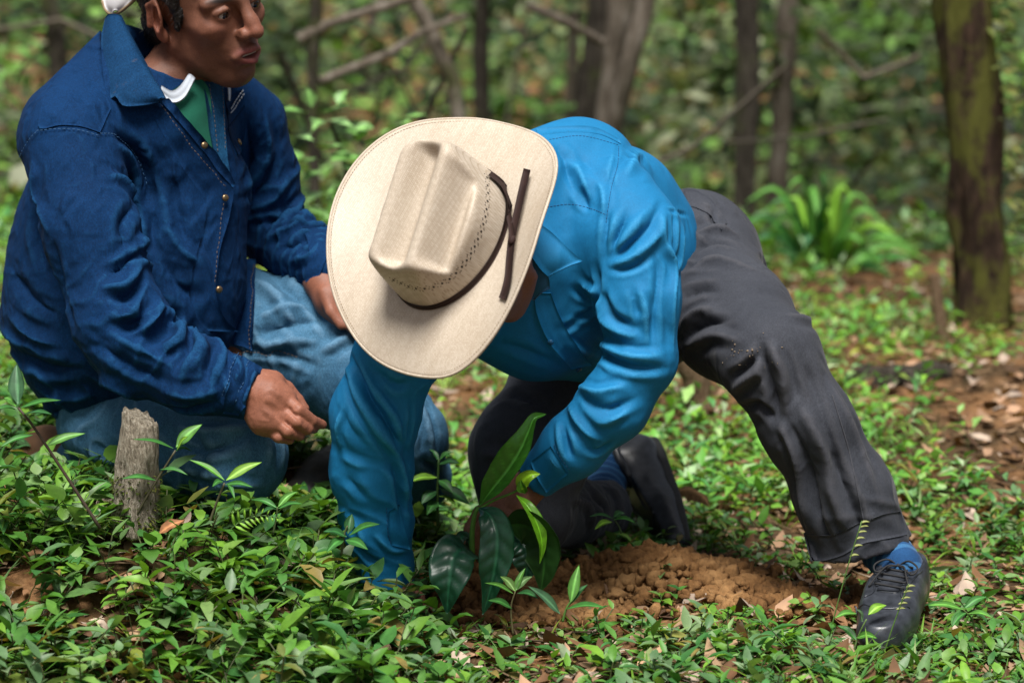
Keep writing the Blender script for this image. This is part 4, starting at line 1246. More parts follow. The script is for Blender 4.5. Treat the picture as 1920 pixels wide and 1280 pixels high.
# shirt seen in the open neck
patch('tee_shirt', J, [(312, 178), (334, 208), (362, 250), (396, 292)], [(366, 142), (388, 170), (393, 220), (398, 290)], M['green_tee'], kn, .005, .003, 5, smooth=8)
tee = bpy.data.objects['tee_shirt']
hq = [J.hit(x, y)[0] for x, y in ((330, 200), (350, 200), (375, 180))]
ry = min(float(h[1]) for h in hq if h is not None) - .012
sheet('neck_rib', [(304, 178, ry + .01), (324, 192, ry), (346, 182, ry + .004), (366, 146, ry + .02)], [(302, 160, ry + .010), (322, 170, ry + .002), (338, 160, ry + .006), (354, 138, ry + .022)], M['white_rib'], tee, 4, 18, .004, .003)
# front edges, lapels and collar
patch('front_panel', J, [(318, 190), (345, 225), (385, 285), (428, 345), (424, 400), (406, 470), (400, 545), (414, 595), (438, 620)], [(285, 215), (310, 260), (345, 320), (385, 380), (378, 440), (362, 500), (355, 560), (370, 600), (390, 620)], M['denim'], jacket, .010, .004, 7, lift=.001)
patch('lapel', J, [(292, 190), (318, 215), (360, 265), (402, 320), (428, 352)], [(312, 190), (340, 222), (374, 262), (408, 305), (430, 347)], M['denim'], jacket, .012, .004, 6, lift=.017)
patch('front_placket', J, [(372, 150), (380, 190), (388, 250), (400, 300), (412, 330), (428, 352)], [(412, 165), (414, 205), (416, 250), (420, 290), (424, 320), (431, 350)], M['denim_lt'], jacket, .008, .004, 6)
sheet('collar', [(197, 33, .20), (189, 80, .165), (188, 130, .13), (195, 168, .10), (203, 187, .085), (216, 180, .08), (229, 197, .072), (252, 199, .072), (278, 196, .078), (300, 192, .085)],
      [(226, 28, .17), (242, 60, .15), (258, 90, .13), (270, 112, .12), (281, 132, .11), (286, 142, .105), (291, 151, .10), (297, 160, .095), (303, 170, .09), (310, 184, .088)], M['denim_collar'], jacket, 9, 40, .004, .010, nrm(toward - RIGHT * .4 + UP * .35))
patch('yoke_panel', J, [(98, 150), (82, 190), (74, 240), (112, 236), (150, 238), (186, 250)], [(190, 60), (190, 110), (194, 150), (198, 180), (203, 195), (206, 205)], M['denim'], jacket, .003, .004, 7)
patch('pocket_flap', J, [(424, 240), (432, 268), (444, 292)], [(456, 195), (458, 230), (452, 284)], M['denim'], jacket, .004, .004, 5)
patch('pocket_flap', J, [(420, 190), (424, 215), (426, 238)], [(452, 168), (455, 180), (457, 196)], M['denim'], jacket, .003, .003, 5)
patch('pocket_label', J, [(421, 205), (424, 216)], [(448, 172), (454, 178)], M['denim'], jacket, .006, .001, 4)
stitches('white_embroidery', J, [[(424, 206), (434, 192), (440, 186), (451, 172)], [(424, 214), (436, 200), (444, 190), (453, 178)]], M['white_rib'], jacket, .0013, .009, .006, .001)
patch('care_tag', J, [(421, 165), (421, 190)], [(428, 165), (424, 192)], M['white_rib'], jacket, .008, .001, 3)
patch('sleeve_cuff', J, [(452, 668), (436, 702), (424, 745), (420, 772)], [(488, 690), (480, 715), (464, 752), (448, 776)], M['denim'], jacket, .003, .004, 5)
patch('sleeve_cuff', J, [(566, 428), (580, 470), (574, 528)], [(612, 424), (616, 470), (600, 515)], M['denim'], jacket, .003, .004, 6)
jl = M['thread']
stitches('stitching', J, [[(200, 40), (195, 90), (198, 140), (204, 178)], [(78, 232), (112, 230), (150, 232), (182, 243)], [(92, 165), (80, 205), (74, 232)], [(218, 186), (232, 192), (252, 193), (278, 188)]], M['thread'], jacket, .0009, .031, .005, .003) if False else None
J2 = J
stitches('stitching', J, [[(70, 246), (110, 243), (150, 246), (186, 257)], [(186, 252), (215, 255), (250, 280), (270, 318), (272, 350)], [(36, 300), (55, 265), (72, 246)], [(448, 662), (432, 700), (418, 745)], [(470, 672), (455, 712), (438, 755)]], M['thread_pale'], jacket, .0006, .0035, .005, .003)
stitches('stitching', J, [[(300, 200), (330, 240), (375, 300), (418, 352)], [(384, 165), (392, 220), (402, 290)], [(406, 168), (409, 220), (414, 285)], [(412, 380), (402, 460), (396, 530)]], M['thread'], jacket, .0005, .0118, .005, .003)
for (bx, by, o) in ((414, 371, .012), (404, 541, .012), (440, 270, .008), (372, 272, .018)):
    h, nn = J.hit(bx, by)
    if h is None: continue
    V, F = tube(np.array([h + nn * o, h + nn * (o + .003), h + nn * (o + .004)]), [.0062, .006, .003], 14)
    link('button', mesh('button', V, F), M['button'], jacket)

# ---- jeans
je = Solid(.005)
je.chain([(205, 790, .24, 98), (340, 830, .10, 96), (452, 850, .0, 86)], .04)
je.chain([(450, 868, .0, 72), (300, 880, .16, 66), (150, 872, .32, 50)], .03)
je.chain([(250, 720, .28, 110), (400, 610, .36, 112), (560, 640, .33, 112), (660, 700, .29, 100), (760, 815, .24, 74)], .05)
je.chain([(765, 830, .26, 70), (790, 900, .33, 48), (690, 925, .5, 46)], .03)
JE = je.build(3); JE.bvh()
JE.folds(scale=1.7, wscale=.75, lines=[([(330, 800), (400, 810), (470, 800)], 11, 5), ([(320, 830), (380, 845), (450, 830)], 11, -6), ([(380, 920), (430, 905), (490, 910)], 9, 5), ([(500, 800), (522, 840), (520, 880)], 9, -4), ([(560, 540), (600, 590), (620, 640)], 10, -6), ([(600, 660), (640, 640), (660, 620)], 10, 5), ([(470, 520), (520, 560), (560, 620)], 12, 6), ([(500, 510), (560, 560), (600, 600)], 12, -5), ([(480, 600), (530, 580), (590, 570)], 11, 6), ([(480, 630), (540, 610), (610, 600)], 11, -6), ([(490, 655), (540, 640), (600, 640)], 11, 5), ([(520, 500), (560, 530)], 11, 5), ([(440, 660), (520, 660), (600, 690)], 9, -4),
 ([(480, 790), (500, 830), (500, 880)], 14, 4), ([(350, 790), (380, 850), (370, 900)], 15, -5), ([(330, 870), (400, 890), (470, 890)], 13, 4), ([(160, 840), (210, 860), (260, 850)], 13, 5), ([(780, 740), (800, 800), (810, 860)], 10, 5), ([(790, 860), (815, 880), (825, 900)], 8, -5)])
JE.normals()
JE.limb(P(250, 720, .28), P(660, 700, .29), .16, 20, .0070, .7, .45, .35, 131)
JE.limb(P(205, 790, .24), P(452, 850, .0), .14, 18, .0060, .6, .4, .5, 133)
JE.limb(P(660, 700, .29), P(790, 900, .33), .12, 22, .0060, .6, .6, .4, 135)
JE.normals(); JE.crumple(9, .0014, 33); JE.crumple(26, .0006, 35); JE.smooth(1, .5); JE.sharpen(14, 1.0); JE.smooth(1, .3); JE.freeze()
jeans = JE.obj('jeans', M['jeans'], kn)
patch('jacket_front_hem', JE, [(432, 488), (432, 560), (430, 640)], [(478, 492), (478, 560), (474, 655)], M['denim'], jacket, .006, .005, 7)
stitches('stitching', JE, [[(474, 495), (473, 560), (470, 652)], [(434, 655), (520, 662), (560, 675)]], M['thread'], jeans, .0006, .0072, .006, .002)

# ---- boots
def lump(name, chain, mat, k=.02, planes=(), parent=kn, h=.004, crumple=.0015):
    sd = Solid(h); sd.chain(chain, k)
    for p, n in planes: sd.plane(p, n)
    sk = sd.build(2); sk.crumple(22, crumple, 5)
    return sk.obj(name, mat, parent)
bt = lump('tan_boot', [(118, 880, .36, 46), (88, 845, .40, 44), (80, 880, .40, 44), (92, 905, .38, 40)], M['boot_tan'])
V, F = tube(smooth_line([P(48, 830, .38), P(52, 870, .36), P(66, 905, .35), P(92, 925, .34)], 20), .010, 8); link('boot_sole', mesh('boot_sole', V, F), M['boot_tan'], bt)
bb = lump('black_boot', [(690, 905, .5, 58), (640, 890, .46, 56), (610, 905, .42, 54), (572, 940, .36, 42), (548, 962, .33, 28)], M['boot_black'])
V, F = tube(smooth_line([P(560, 990, .33), P(600, 985, .36), P(650, 978, .42), P(690, 970, .46)], 20), .012, 8); link('boot_sole', mesh('boot_sole', V, F), M['sole'], bb)

# ---- head, hands
yaw, pit, rol = R(42), R(5), R(14)
f0 = np.array([math.cos(yaw), -math.sin(yaw), 0]); s0 = np.array([-math.sin(yaw), -math.cos(yaw), 0]); u0 = np.array([0, 0, 1.0])
f1 = f0 * math.cos(pit) - u0 * math.sin(pit); u1 = u0 * math.cos(pit) + f0 * math.sin(pit)
s2 = s0 * math.cos(rol) - u1 * math.sin(rol); u2_ = u1 * math.cos(rol) + s0 * math.sin(rol)
HF, HS, HU = f1, s2, u2_
SC = 1.10
tip = P(482, 59, .10)
HO = tip - SC * (HF * .118 + HU * -.024)
hd = Solid(.0024)
hw_ = head_ops(hd, HO, HF, HS, HU, SC, True)
hd.cone(hw_(-.045, 0, -.09), P(300, 172, .190), .054, .060, .03)
HK = hd.build(1)
def loc(V): return ((V - HO) @ np.stack([HF, HS, HU]).T) / SC
L_ = loc(HK.V)
# soft unevenness of the face
HK.V += HK.N * (.0007 * noise(HK.V * 90, 71) + .0006 * noise(HK.V * 40, 72))[:, None]
def face_col(V):
    q = loc(V); c = np.tile(SKIN[None] * .90, (len(V), 1)) * (1 + .10 * noise(V * 28, 63))[:, None]
    x, y, z = q[:, 0], q[:, 1], q[:, 2]
    def g(cx, cy, cz, rx, ry, rz): return np.exp(-(((x - cx) / rx) ** 2 + ((np.abs(y) - cy) / ry) ** 2 + ((z - cz) / rz) ** 2))
    lip = np.clip(g(.100, .006, -.0555, .02, .017, .0062) + g(.097, .006, -.0725, .02, .018, .0075), 0, 1)
    c = c * (1 - lip[:, None]) + np.array([.24, .062, .065]) * lip[:, None]
    warm = np.clip(g(.112, 0, -.022, .02, .02, .02) * .6 + g(.065, .045, -.015, .03, .02, .02) * .35 + g(-.02, .082, -.01, .03, .014, .04) * .9, 0, 1)
    c = c * (1 - warm[:, None]) + np.array([.27, .095, .062]) * warm[:, None]
    beard = np.clip(g(.09, .0, -.045, .03, .03, .009) * .45 + g(.082, .0, -.105, .03, .03, .02) * .35, 0, 1) * (.6 + .4 * noise(V * 600, 64))
    c = c * (1 - beard[:, None] * .75)
    brow = np.clip(g(.085, .033, .031, .03, .022, .0048) * 1.3, 0, .92)
    c = c * (1 - brow[:, None]) + .006 * brow[:, None]
    return c
# right hand: loosely closed, forefinger and thumb reaching to the right
ha = Solid(.0023)
ha.chain([(452, 730, -.11, 30), (482, 738, -.112, 33)], .01)
ha.chain([(482, 735, -.112, 36), (505, 745, -.12, 38), (528, 752, -.122, 30)], .012)
ha.chain([(478, 760, -.112, 30), (500, 780, -.125, 36), (520, 790, -.13, 30)], .012)
finger(ha, [(530, 744, -.125), (560, 769, -.145), (585, 788, -.132), (604, 796, -.118)], .0122, .0078, .002)
finger(ha, [(526, 766, -.132), (556, 791, -.152), (577, 804, -.138), (589, 803, -.12)], .0118, .0080, .002)
finger(ha, [(514, 786, -.135), (541, 809, -.154), (561, 816, -.138), (568, 808, -.12)], .0114, .0080, .002)
finger(ha, [(500, 800, -.13), (522, 819, -.146), (542, 823, -.132), (549, 815, -.118)], .0105, .0074, .002)
finger(ha, [(506, 712, -.10), (538, 727, -.088), (558, 749, -.086), (571, 766, -.09)], .0125, .0080, .003)
ha.chain([(490, 715, -.105, 24), (515, 712, -.10, 16)], .012)
HA = ha.build(1); HA.bvh()
HA.folds([([(505, 725), (520, 738), (532, 745)], 4, 1.6), ([(498, 745), (515, 758), (530, 768)], 4, 1.5), ([(490, 765), (508, 780), (520, 788)], 4, 1.3), ([(534, 756), (552, 778), (572, 797)], 3, -2.0), ([(522, 778), (540, 797), (560, 806)], 3, -2.0), ([(550, 760), (544, 772)], 3, -1.0), ([(553, 757), (561, 764)], 3, 1.0)])
HA.normals(); HA.crumple(70, .0005, 8); HA.normals()
nail = HA.hit(602, 792)
# left hand resting on the knee
hb = Solid(.0036)
hb.chain([(580, 500, .32, 30), (604, 530, .27, 32), (625, 560, .25, 36), (645, 585, .24, 34)], .012)
for i, (dx, dy) in enumerate(((0, 0), (14, -10), (26, -22), (-12, 8))):
    finger(hb, [(640 + dx, 580 + dy, .22), (672 + dx, 605 + dy, .20), (690 + dx, 630 + dy, .20)], .0115, .0085)
finger(hb, [(608, 548, .23), (622, 585, .21), (640, 610, .20)], .0125, .009)
HBk = hb.build(1)
hi_ = Solid(.016)
hi_.chain([(300, 170, .2, 60), (260, 320, .24, 120), (225, 600, .25, 140), (220, 720, .26, 100)], .05, 'u', sq)
hi_.chain([(200, 220, .18, 60), (140, 280, .08, 58), (175, 440, .0, 48), (262, 655, -.06, 42), (470, 735, -.11, 28)], .03)
hi_.chain([(380, 220, .32, 55), (470, 250, .4, 48), (512, 430, .42, 38), (600, 522, .28, 28)], .03)
hi_.chain([(205, 780, .25, 80), (452, 855, .0, 58), (150, 874, .32, 36)], .03)
hi_.chain([(260, 730, .28, 90), (560, 645, .33, 85), (760, 820, .25, 52), (690, 920, .5, 36)], .03)
HIk = hi_.build(1)
def kcol(V):
    return face_col(V)
def hand_col(V):
    c = SKIN2[None] * (1 + .14 * noise(V * 45, 65))[:, None]
    return c
Vs, Fs, Cs, n0_ = [], [], [], 0
for sk, cf in ((HIk, hand_col), (HK, face_col), (HA, hand_col), (HBk, hand_col)):
    Vs.append(sk.V); Fs.append(sk.F + n0_); Cs.append(cf(sk.V)); n0_ += len(sk.V)
body2 = link('body', mesh('body', np.concatenate(Vs), np.concatenate(Fs), True, np.concatenate(Cs)), M['skin'], kn)
# eyes, looking to the right
gaze = nrm(HF * .92 + HS * -.12 + HU * -.15)
for q in (-1, 1):
    V, F = ico(4); d = V @ gaze
    c = hw_(.0752, q * .0325, .0074)
    mi = (d[F].mean(1) > .83).astype(int)
    link('eye', mesh('eye', V * .0130 * SC + c, F, True, None, mi), [M['eye'], M['iris']], body2)
tg = np.array([[hw_(.0935 - 6 * y * y, y, z) for z in (-.0645, -.0565)] for y in np.linspace(-.017, .017, 9)])
V, F = shell(tg, np.tile(HF, (9, 2, 1)), .004); link('teeth', mesh('teeth', V, F), M['teeth'], body2)
# hair: cropped cap of hair with sideburn, tufted edge
hh = Solid(.0032)
A_ = np.stack([HF, HS, HU])
hh.ell(hw_(-.022, 0, .050), A_, np.array([.106, .084, .092]) * SC, .02)
hh.ell(hw_(-.062, 0, -.028), A_, np.array([.058, .062, .050]) * SC, .02)
for q in (-1, 1): hh.cone(hw_(.022, q * .068, .045), hw_(.012, q * .070, -.008), .014 * SC, .008 * SC, .012)
hh.ell(hw_(.085, 0, .035), A_, np.array([.075, .10, .062]) * SC, .02, 's')
for q in (-1, 1): hh.ell(hw_(-.012, q * .086, .0), A_, np.array([.026, .026, .036]) * SC, .01, 's')
HH = hh.build(1)
HH.V += HH.N * (.003 * noise(HH.V * np.array([160, 160, 60]), 81) + .002 * noise(HH.V * 300, 82))[:, None]
hair = HH.obj('hair', M['hair'], kn)
HH.normals(); hs_ = MB()
for k in rng.choice(len(HH.V), 2600):
    p = HH.V[k]; n = HH.N[k]; d = nrm(n * .35 - HU * .8 - HF * .35 + rng.normal(0, .25, 3)); L = rng.uniform(.007, .016)
    sd_ = nrm(np.cross(d, n)) * .00035
    hs_.add([p - sd_, p + sd_, p + d * L * .6 + n * .001 + sd_ * .7, p + d * L, p + d * L * .6 + n * .001 - sd_ * .7], [(0, 1, 2, 4), (4, 2, 3)])
st_ = link('strands', hs_.mesh('strands'), M['hair'], hair); st_['kind'] = 'stuff'
# backward cap: its peak shows behind the nape
cap = empty('baseball_cap', hw_(-.03, 0, .08))
tag(cap, 'white cap worn backwards on the kneeling man, its peak at his nape', 'cap')
cp = Solid(.004); cp.ell(hw_(-.022, 0, .055), A_, np.array([.112, .090, .098]) * SC, .01); cp.plane(hw_(-.02, 0, .058), -HU + HF * .35)
CPk = cp.build(2); CPk.obj('cap_dome', M['cap'], cap)
pk = sheet('cap_peak', [(186, -60, .26), (189, -20, .25), (192, 4, .245), (198, 19, .24), (210, 27, .23)], [(285, -60, .17), (268, -20, .18), (254, -3, .19), (240, 11, .20), (224, 23, .215)], M['cap'], cap, 8, 20, .004, .012)
g = np.array([P(*p) for p in ((192, 2, .244), (198, 19, .239), (210, 27, .229), (224, 23, .214), (240, 11, .199), (256, -4, .188), (268, -20, .18))])[:, None]
V, F = tube(smooth_line(g[:, 0], 30), .0030, 6); link('cap_edge', mesh('cap_edge', V, F), M['cap_trim'], pk)

# =================================================================== leaves
U5 = np.array([0, .16, .40, .72, 1.0]); W5 = np.array([.10, .70, 1.0, .62, .02])
U9 = np.linspace(0, 1, 13); W9 = np.interp(U9, [0, .08, .2, .36, .5, .65, .8, .92, 1], [.06, .30, .72, 1.0, .98, .8, .5, .22, .02])
def leaf_arrays(base, d, nor, L, W, bend, fold, col, U=U5, Wp=W5, wave=None):
    base, d, nor = [np.asarray(a, float) for a in (base, d, nor)]
    N = len(base); K = len(U)
    d = d / np.linalg.norm(d, axis=1)[:, None]
    nor = nor - d * (nor * d).sum(1)[:, None]; nor = nor / (np.linalg.norm(nor, axis=1)[:, None] + 1e-9)
    side = np.cross(d, nor)
    b = np.where(np.abs(bend) < .02, .02, bend)[:, None]
    bu = b * U[None]
    pos = base[:, None] + (d[:, None] * (np.sin(bu) / b)[..., None] - nor[:, None] * ((1 - np.cos(bu)) / b)[..., None]) * np.asarray(L)[:, None, None]
    ln = nor[:, None] * np.cos(bu)[..., None] + d[:, None] * np.sin(bu)[..., None]
    w = np.asarray(W)[:, None] * Wp[None]
    cf, sf = np.cos(fold)[:, None, None], np.sin(fold)[:, None, None]
    wv = 0 if wave is None else wave
    e1 = pos + side[:, None] * w[..., None] * cf + ln * (w[..., None] * sf + np.asarray(wv))
    e2 = pos - side[:, None] * w[..., None] * cf + ln * (w[..., None] * sf - np.asarray(wv))
    V = np.stack([e1, pos, e2], 2)             # N,K,3,3
    I = np.arange(K * 3).reshape(K, 3)
    f = np.concatenate([np.stack([I[:-1, j], I[:-1, j + 1], I[1:, j + 1], I[1:, j]], -1) for j in (0, 1)])
    F = (f[None] + (np.arange(N) * K * 3)[:, None, None]).reshape(-1, 4)
    C = np.repeat(np.asarray(col), K * 3, 0)
    return V.reshape(-1, 3), F, C
class Leaves:
    def __init__(s): s.p = []; s.st = []
    def leaf(s, base, d, nor, L, W, bend, fold, col): s.p.append((base, d, nor, L, W, bend, fold, col))
    def stem(s, pts, r, col): s.st.append((pts, r, col))
    def build(s, name, mat, U=U5, Wp=W5):
        z = list(zip(*s.p))
        V, F, C = leaf_arrays(z[0], z[1], z[2], np.array(z[3]), np.array(z[4]), np.array(z[5]), np.array(z[6]), np.array(z[7]), U, Wp)
        Vs, Fs, Cs = [V], [F], [C]; n = len(V)
        for pts, r, col in s.st:
            pts = np.asarray(pts); m = len(pts); t, A, B = frame_along(pts)
            a = np.array([0, 2.09, 4.19]); v = pts[:, None] + (A[:, None] * np.cos(a)[None, :, None] + B[:, None] * np.sin(a)[None, :, None]) * r
            f = [(i * 3 + j, i * 3 + (j + 1) % 3, (i + 1) * 3 + (j + 1) % 3, (i + 1) * 3 + j) for i in range(m - 1) for j in range(3)]
            Vs.append(v.reshape(-1, 3)); Fs.append(np.array(f) + n); Cs.append(np.tile(col, (m * 3, 1))); n += m * 3
        return link(name, mesh(name, np.concatenate(Vs), np.concatenate(Fs), True, np.concatenate(Cs)), mat)
def rv(a, b): return a + (b - a) * rng.random()
GREENS = [((.024, .10, .018), 4), ((.045, .15, .04), 4), ((.075, .20, .025), 4.5), ((.135, .275, .03), 4), ((.12, .20, .10), 2.5), ((.22, .29, .17), 1.2), ((.22, .20, .04), .4)]
_gw = np.array([g[1] for g in GREENS]); _gw = _gw / _gw.sum()
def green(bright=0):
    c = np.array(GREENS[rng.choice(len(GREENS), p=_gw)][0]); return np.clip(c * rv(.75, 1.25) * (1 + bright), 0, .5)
def sprout(LV, x, y, H, nl, Ls, lean=None, bright=0, stemcol=(.06, .07, .025)):
    z = tzs(x, y) - .004
    a = rv(0, 2 * math.pi); ln = rv(.1, .9) if lean is None else lean
    top = np.array([x + math.cos(a) * H * ln, y + math.sin(a) * H * ln, z + H])
    mid = np.array([x + math.cos(a) * H * ln * .3, y + math.sin(a) * H * ln * .3, z + H * .55])
    pts = smooth_line([np.array([x, y, z]), mid, top], 5)
    LV.stem(pts, rv(.0008, .0015), np.array(stemcol) * rv(.6, 1.5))
    tone = green(bright); kind = rng.random(); nl = nl if kind > .12 else nl + 3
    for i in range(nl):
        t = .25 + .75 * (i + 1) / nl
        p = resample(pts, 21)[int(t * 20)]
        az = a + i * 2.4 + rv(-.4, .4); el = rv(.0, .7) if i < nl - 1 else rv(.5, 1.1)
        d = np.array([math.cos(az) * math.cos(el), math.sin(az) * math.cos(el), math.sin(el)])
        no = np.array([-math.cos(az) * math.sin(el), -math.sin(az) * math.sin(el), math.cos(el)]) + rng.normal(0, .25, 3)
        L = Ls * rv(.6, 1.25)
        c = tone * .6 + green(bright) * .4
        if kind < .12: LV.leaf(pts[0] + rng.normal(0, .003, 3), np.array([math.cos(az) * .5, math.sin(az) * .5, rv(.6, 1.2)]), no, L * 1.9, L * .055, rv(.5, 1.5), .3, c * (1.15, 1.05, .8))
        elif kind < .32: LV.leaf(p, d, no, L * .62, L * rv(.22, .27), rv(.1, .9), rv(.0, .35), c * (1.1, 1.05, .9))
        else: LV.leaf(p, d, no, L, L * rv(.15, .26), rv(.1, 1.2), rv(.1, .6), c if rng.random() > .04 else np.array((.22, .17, .05)))
def pxof(x, y): return proj((x, y, tzs(x, y)))

near = Leaves(); far = Leaves()
# near carpet: broad-leaved creeping weeds, thickest at the lower left
cnt = 0
for _ in range(11500):
    x = rv(-1.28, 1.28); y = rv(-.62, .75)
    px, py = pxof(x, y)
    if px < -460 or px > 2380 or py > 1460: continue
    left = (lambda t: t * t * (3 - 2 * t))(min(1, max(0, (.05 - x) / .35)))
    b = bares(x, y)
    patchy = n2(x * 3.1, y * 3.1)
    dens = (.28 + .34 * left + .12 * (y < -.2)) * (1 - np.clip(b * 1.9, 0, .97)) * (.75 + .5 * patchy)
    if py > 1160 and px > 450: dens *= 1.15
    if rng.random() > dens: continue
    if y < -.33 or left > .5:
        H = rv(.02, .11) if left > .4 else rv(.015, .055); Ls = rv(.036, .070) if left > .4 else rv(.026, .050)
    else:
        H = rv(.012, .055); Ls = rv(.022, .042)
    # keep the sight of the faces of soil, shoe and seedling free
    if 1560 < px < 1800 and 1060 < py < 1330: H *= .55
    if 760 < px < 1120 and 1060 < py < 1400: H *= .6; Ls *= .85
    if 40 < px < 660 and y < .45:                       # low in front of the kneeling man
        room = (py - (870 if px < 300 else 925)) * .0009
        if room < .005: continue
        H = min(H, max(.015, room)); Ls = min(Ls, max(.024, room * 1.2))
    sprout(near, x, y, H, int(rv(4, 9)), Ls, bright=.15 if left < .3 else .05)
    cnt += 1
cover = near.build('ground_cover', M['leaf']); tag(cover, 'low broad leaved green weeds carpeting the clearing', 'ground cover', kind='stuff')
for _ in range(12000):
    y = .75 + 5.2 * rng.random() ** 1.2; x = rv(-1, 1) * (y + 4.5) * .32
    patchy = (n2(x * 1.4, y * 1.4) + .5 * n2(x * 3, y * 3 + 9))
    if rng.random() > .58 + .9 * patchy: continue
    sprout(far, x, y, rv(.02, .08) * (1 + .4 * max(0, y - 3)), int(rv(3, 7)), rv(.028, .055) * (1 + .3 * max(0, y - 3)), bright=.65)  # leaf greens raised well above those of the near carpet
cov2 = far.build('ground_cover', M['leaf'], np.array([0, .42, 1.0]), np.array([.12, 1.0, .03])); tag(cov2, 'bright yellow green weeds and grass on the floor behind the two men', 'ground cover', kind='stuff')

# leaf litter and twigs on the floor
lit = Leaves()
for _ in range(8000):
    y = -.6 + 5.4 * rng.random() ** 1.6; x = rv(-1, 1) * (y + 4.5) * .225
    if bares(x, y) > .5 and rng.random() < .85: continue
    z = tzs(x, y) + rv(.004, .014); az = rv(0, 6.28)
    c = np.array([(.19, .10, .05), (.12, .06, .03), (.28, .18, .11), (.40, .31, .25), (.09, .05, .03), (.36, .22, .14)][int(rv(0, 6))]) * rv(.7, 1.25)
    L = rv(.02, .065)
    lit.leaf((x, y, z), (math.cos(az), math.sin(az), rv(-.1, .25)), (rv(-.3, .3), rv(-.3, .3), 1), L, L * rv(.18, .34), rv(-1.2, 1.4), rv(-.3, .6), c)
for _ in range(500):
    y = -.6 + 3.0 * rng.random() ** 1.4; x = rv(-1, 1) * (y + 4.5) * .225; az = rv(0, 6.28); L = rv(.02, .10)
    z = tzs(x, y) + .008
    q = [np.array([x + math.cos(az) * L * t, y + math.sin(az) * L * t, z + .012 * rng.random()]) for t in (0, .5, 1)]
    lit.stem(q, rv(.0008, .0024), np.array((.13, .085, .05)) * rv(.5, 1.8))
li = lit.build('leaf_litter', M['litter']); tag(li, 'dry brown leaves and twigs strewn over the ground', 'leaf litter', kind='stuff')

# =================================================================== single plants, traced
LEAFMAT = M['leaf']
def one_leaf(parent, pts, w, col, mat=None, fold=.3, wavy=0.0, face=None, name='leaf', twist=0.0, seg=15):
    """a leaf along picture points (px,py,Y); w half width in px; face = direction of its upper side"""
    q = np.array([P(*p) for p in pts]); q = smooth_line(q, seg)
    t = np.gradient(q, axis=0); t /= np.linalg.norm(t, axis=1)[:, None]
    fc = nrm(face if face is not None else toward * .6 + np.array([0, 0, .8]))
    Wp = np.interp(np.linspace(0, 1, seg), [0, .08, .2, .36, .5, .65, .8, .92, 1], [.06, .30, .72, 1.0, .98, .8, .5, .22, .02])
    hw0 = w * (np.mean([p[2] for p in pts]) + 4.5) / FPX
    rows = 7 if seg < 20 else 15
    if seg >= 20: seg2 = 46
    else: seg2 = seg
    if seg2 != seg:
        q = smooth_line(q, seg2); Wp = np.interp(np.linspace(0, 1, seg2), np.linspace(0, 1, seg), Wp); seg = seg2
        t = np.gradient(q, axis=0); t /= np.linalg.norm(t, axis=1)[:, None]
    g = np.zeros((seg, rows, 3)); gn = np.zeros_like(g); C = np.zeros((seg, rows, 3))
    ph = rng.random() * 6
    for i in range(seg):
        n = nrm(fc - t[i] * np.dot(fc, t[i])); s = np.cross(t[i], n)
        tw = twist * (i / (seg - 1)); n, s = n * math.cos(tw) + s * math.sin(tw), s * math.cos(tw) - n * math.sin(tw)
        uu = i / (seg - 1)
        for j in range(rows):
            v = -1 + 2 * j / (rows - 1); av = abs(v); ww = hw0 * Wp[i]
            vein = abs(math.sin(math.pi * (uu * 8 - av * .9)))          # 0 on a side vein
            rip = wavy * hw0 * (math.sin(uu * 15 + ph + 2 * (v > 0)) * av ** 2 * .30 + .26 * vein ** .7 * min(1, av * 4) * (1.05 - .75 * av)) * min(1, Wp[i] * 1.5)
            g[i, j] = q[i] + s * v * ww * math.cos(fold) + n * (av * ww * math.sin(fold) + rip)
            gn[i, j] = n
            C[i, j] = np.array(col) * (2.2 if j == rows // 2 else (1.0 + (.55 * max(0, 1 - vein * 4) if wavy > .25 else .1 * math.sin(i + av * 3))))
    V, F = shell(g, gn, .0005)
    C = np.concatenate([C.reshape(-1, 3)] * 2)
    return link(name, mesh(name, V, F, True, C), mat or LEAFMAT, parent)
def one_stem(parent, pts, r, col, name='stem'):
    q = smooth_line([P(*p) for p in pts], 14); V, F = tube(q, np.linspace(r, r * .7, 14), 7)
    return link(name, mesh(name, V, F, True, np.tile(col, (len(V), 1))), M['stem'], parent)
def weed(name, label, cat, stem, r, scol, leaves, group='single weeds standing out of the ground cover'):
    o = empty(name, P(*stem[0])); tag(o, label, cat, group)
    one_stem(o, stem, r, scol)
    for l in leaves:
        (x0, y0), (x1, y1), w, dY = l[:4]; col = l[4] if len(l) > 4 else green()
        Y = stem[0][2] + (l[5] if len(l) > 5 else 0)
        sag = l[6] if len(l) > 6 else 5
        mx, my = (x0 + x1) / 2, (y0 + y1) / 2 - sag
        one_leaf(o, [(x0, y0, Y), (mx, my, Y + dY * .5), (x1, y1, Y + dY)], w, col, fold=rv(.15, .5), face=nrm(toward * rv(.3, .9) + np.array([rv(-.4, .4), 0, rv(.5, 1)])))
    return o
dg, mg, lg, yg = (.025, .10, .028), (.04, .15, .03), (.08, .22, .035), (.15, .30, .03)
weed('tall_weed', 'tall weed with dark bare stem and leaf rosette at the left picture edge', 'plant', [(188, 990, -.28), (121, 887, -.28), (63, 800, -.28), (34, 764, -.28)], .0030, (.05, .035, .025),
     [((34, 758), (31, 681), 18, .03, (.05, .13, .06)), ((38, 764), (114, 750), 7, -.04, mg), ((32, 768), (-12, 770), 9, -.02, mg), ((44, 776), (97, 776), 8, -.05, dg), ((30, 762), (8, 745), 9, .04, lg), ((86, 836), (160, 812), 9, .02, lg), ((62, 815), (0, 838), 7, -.03, mg)])
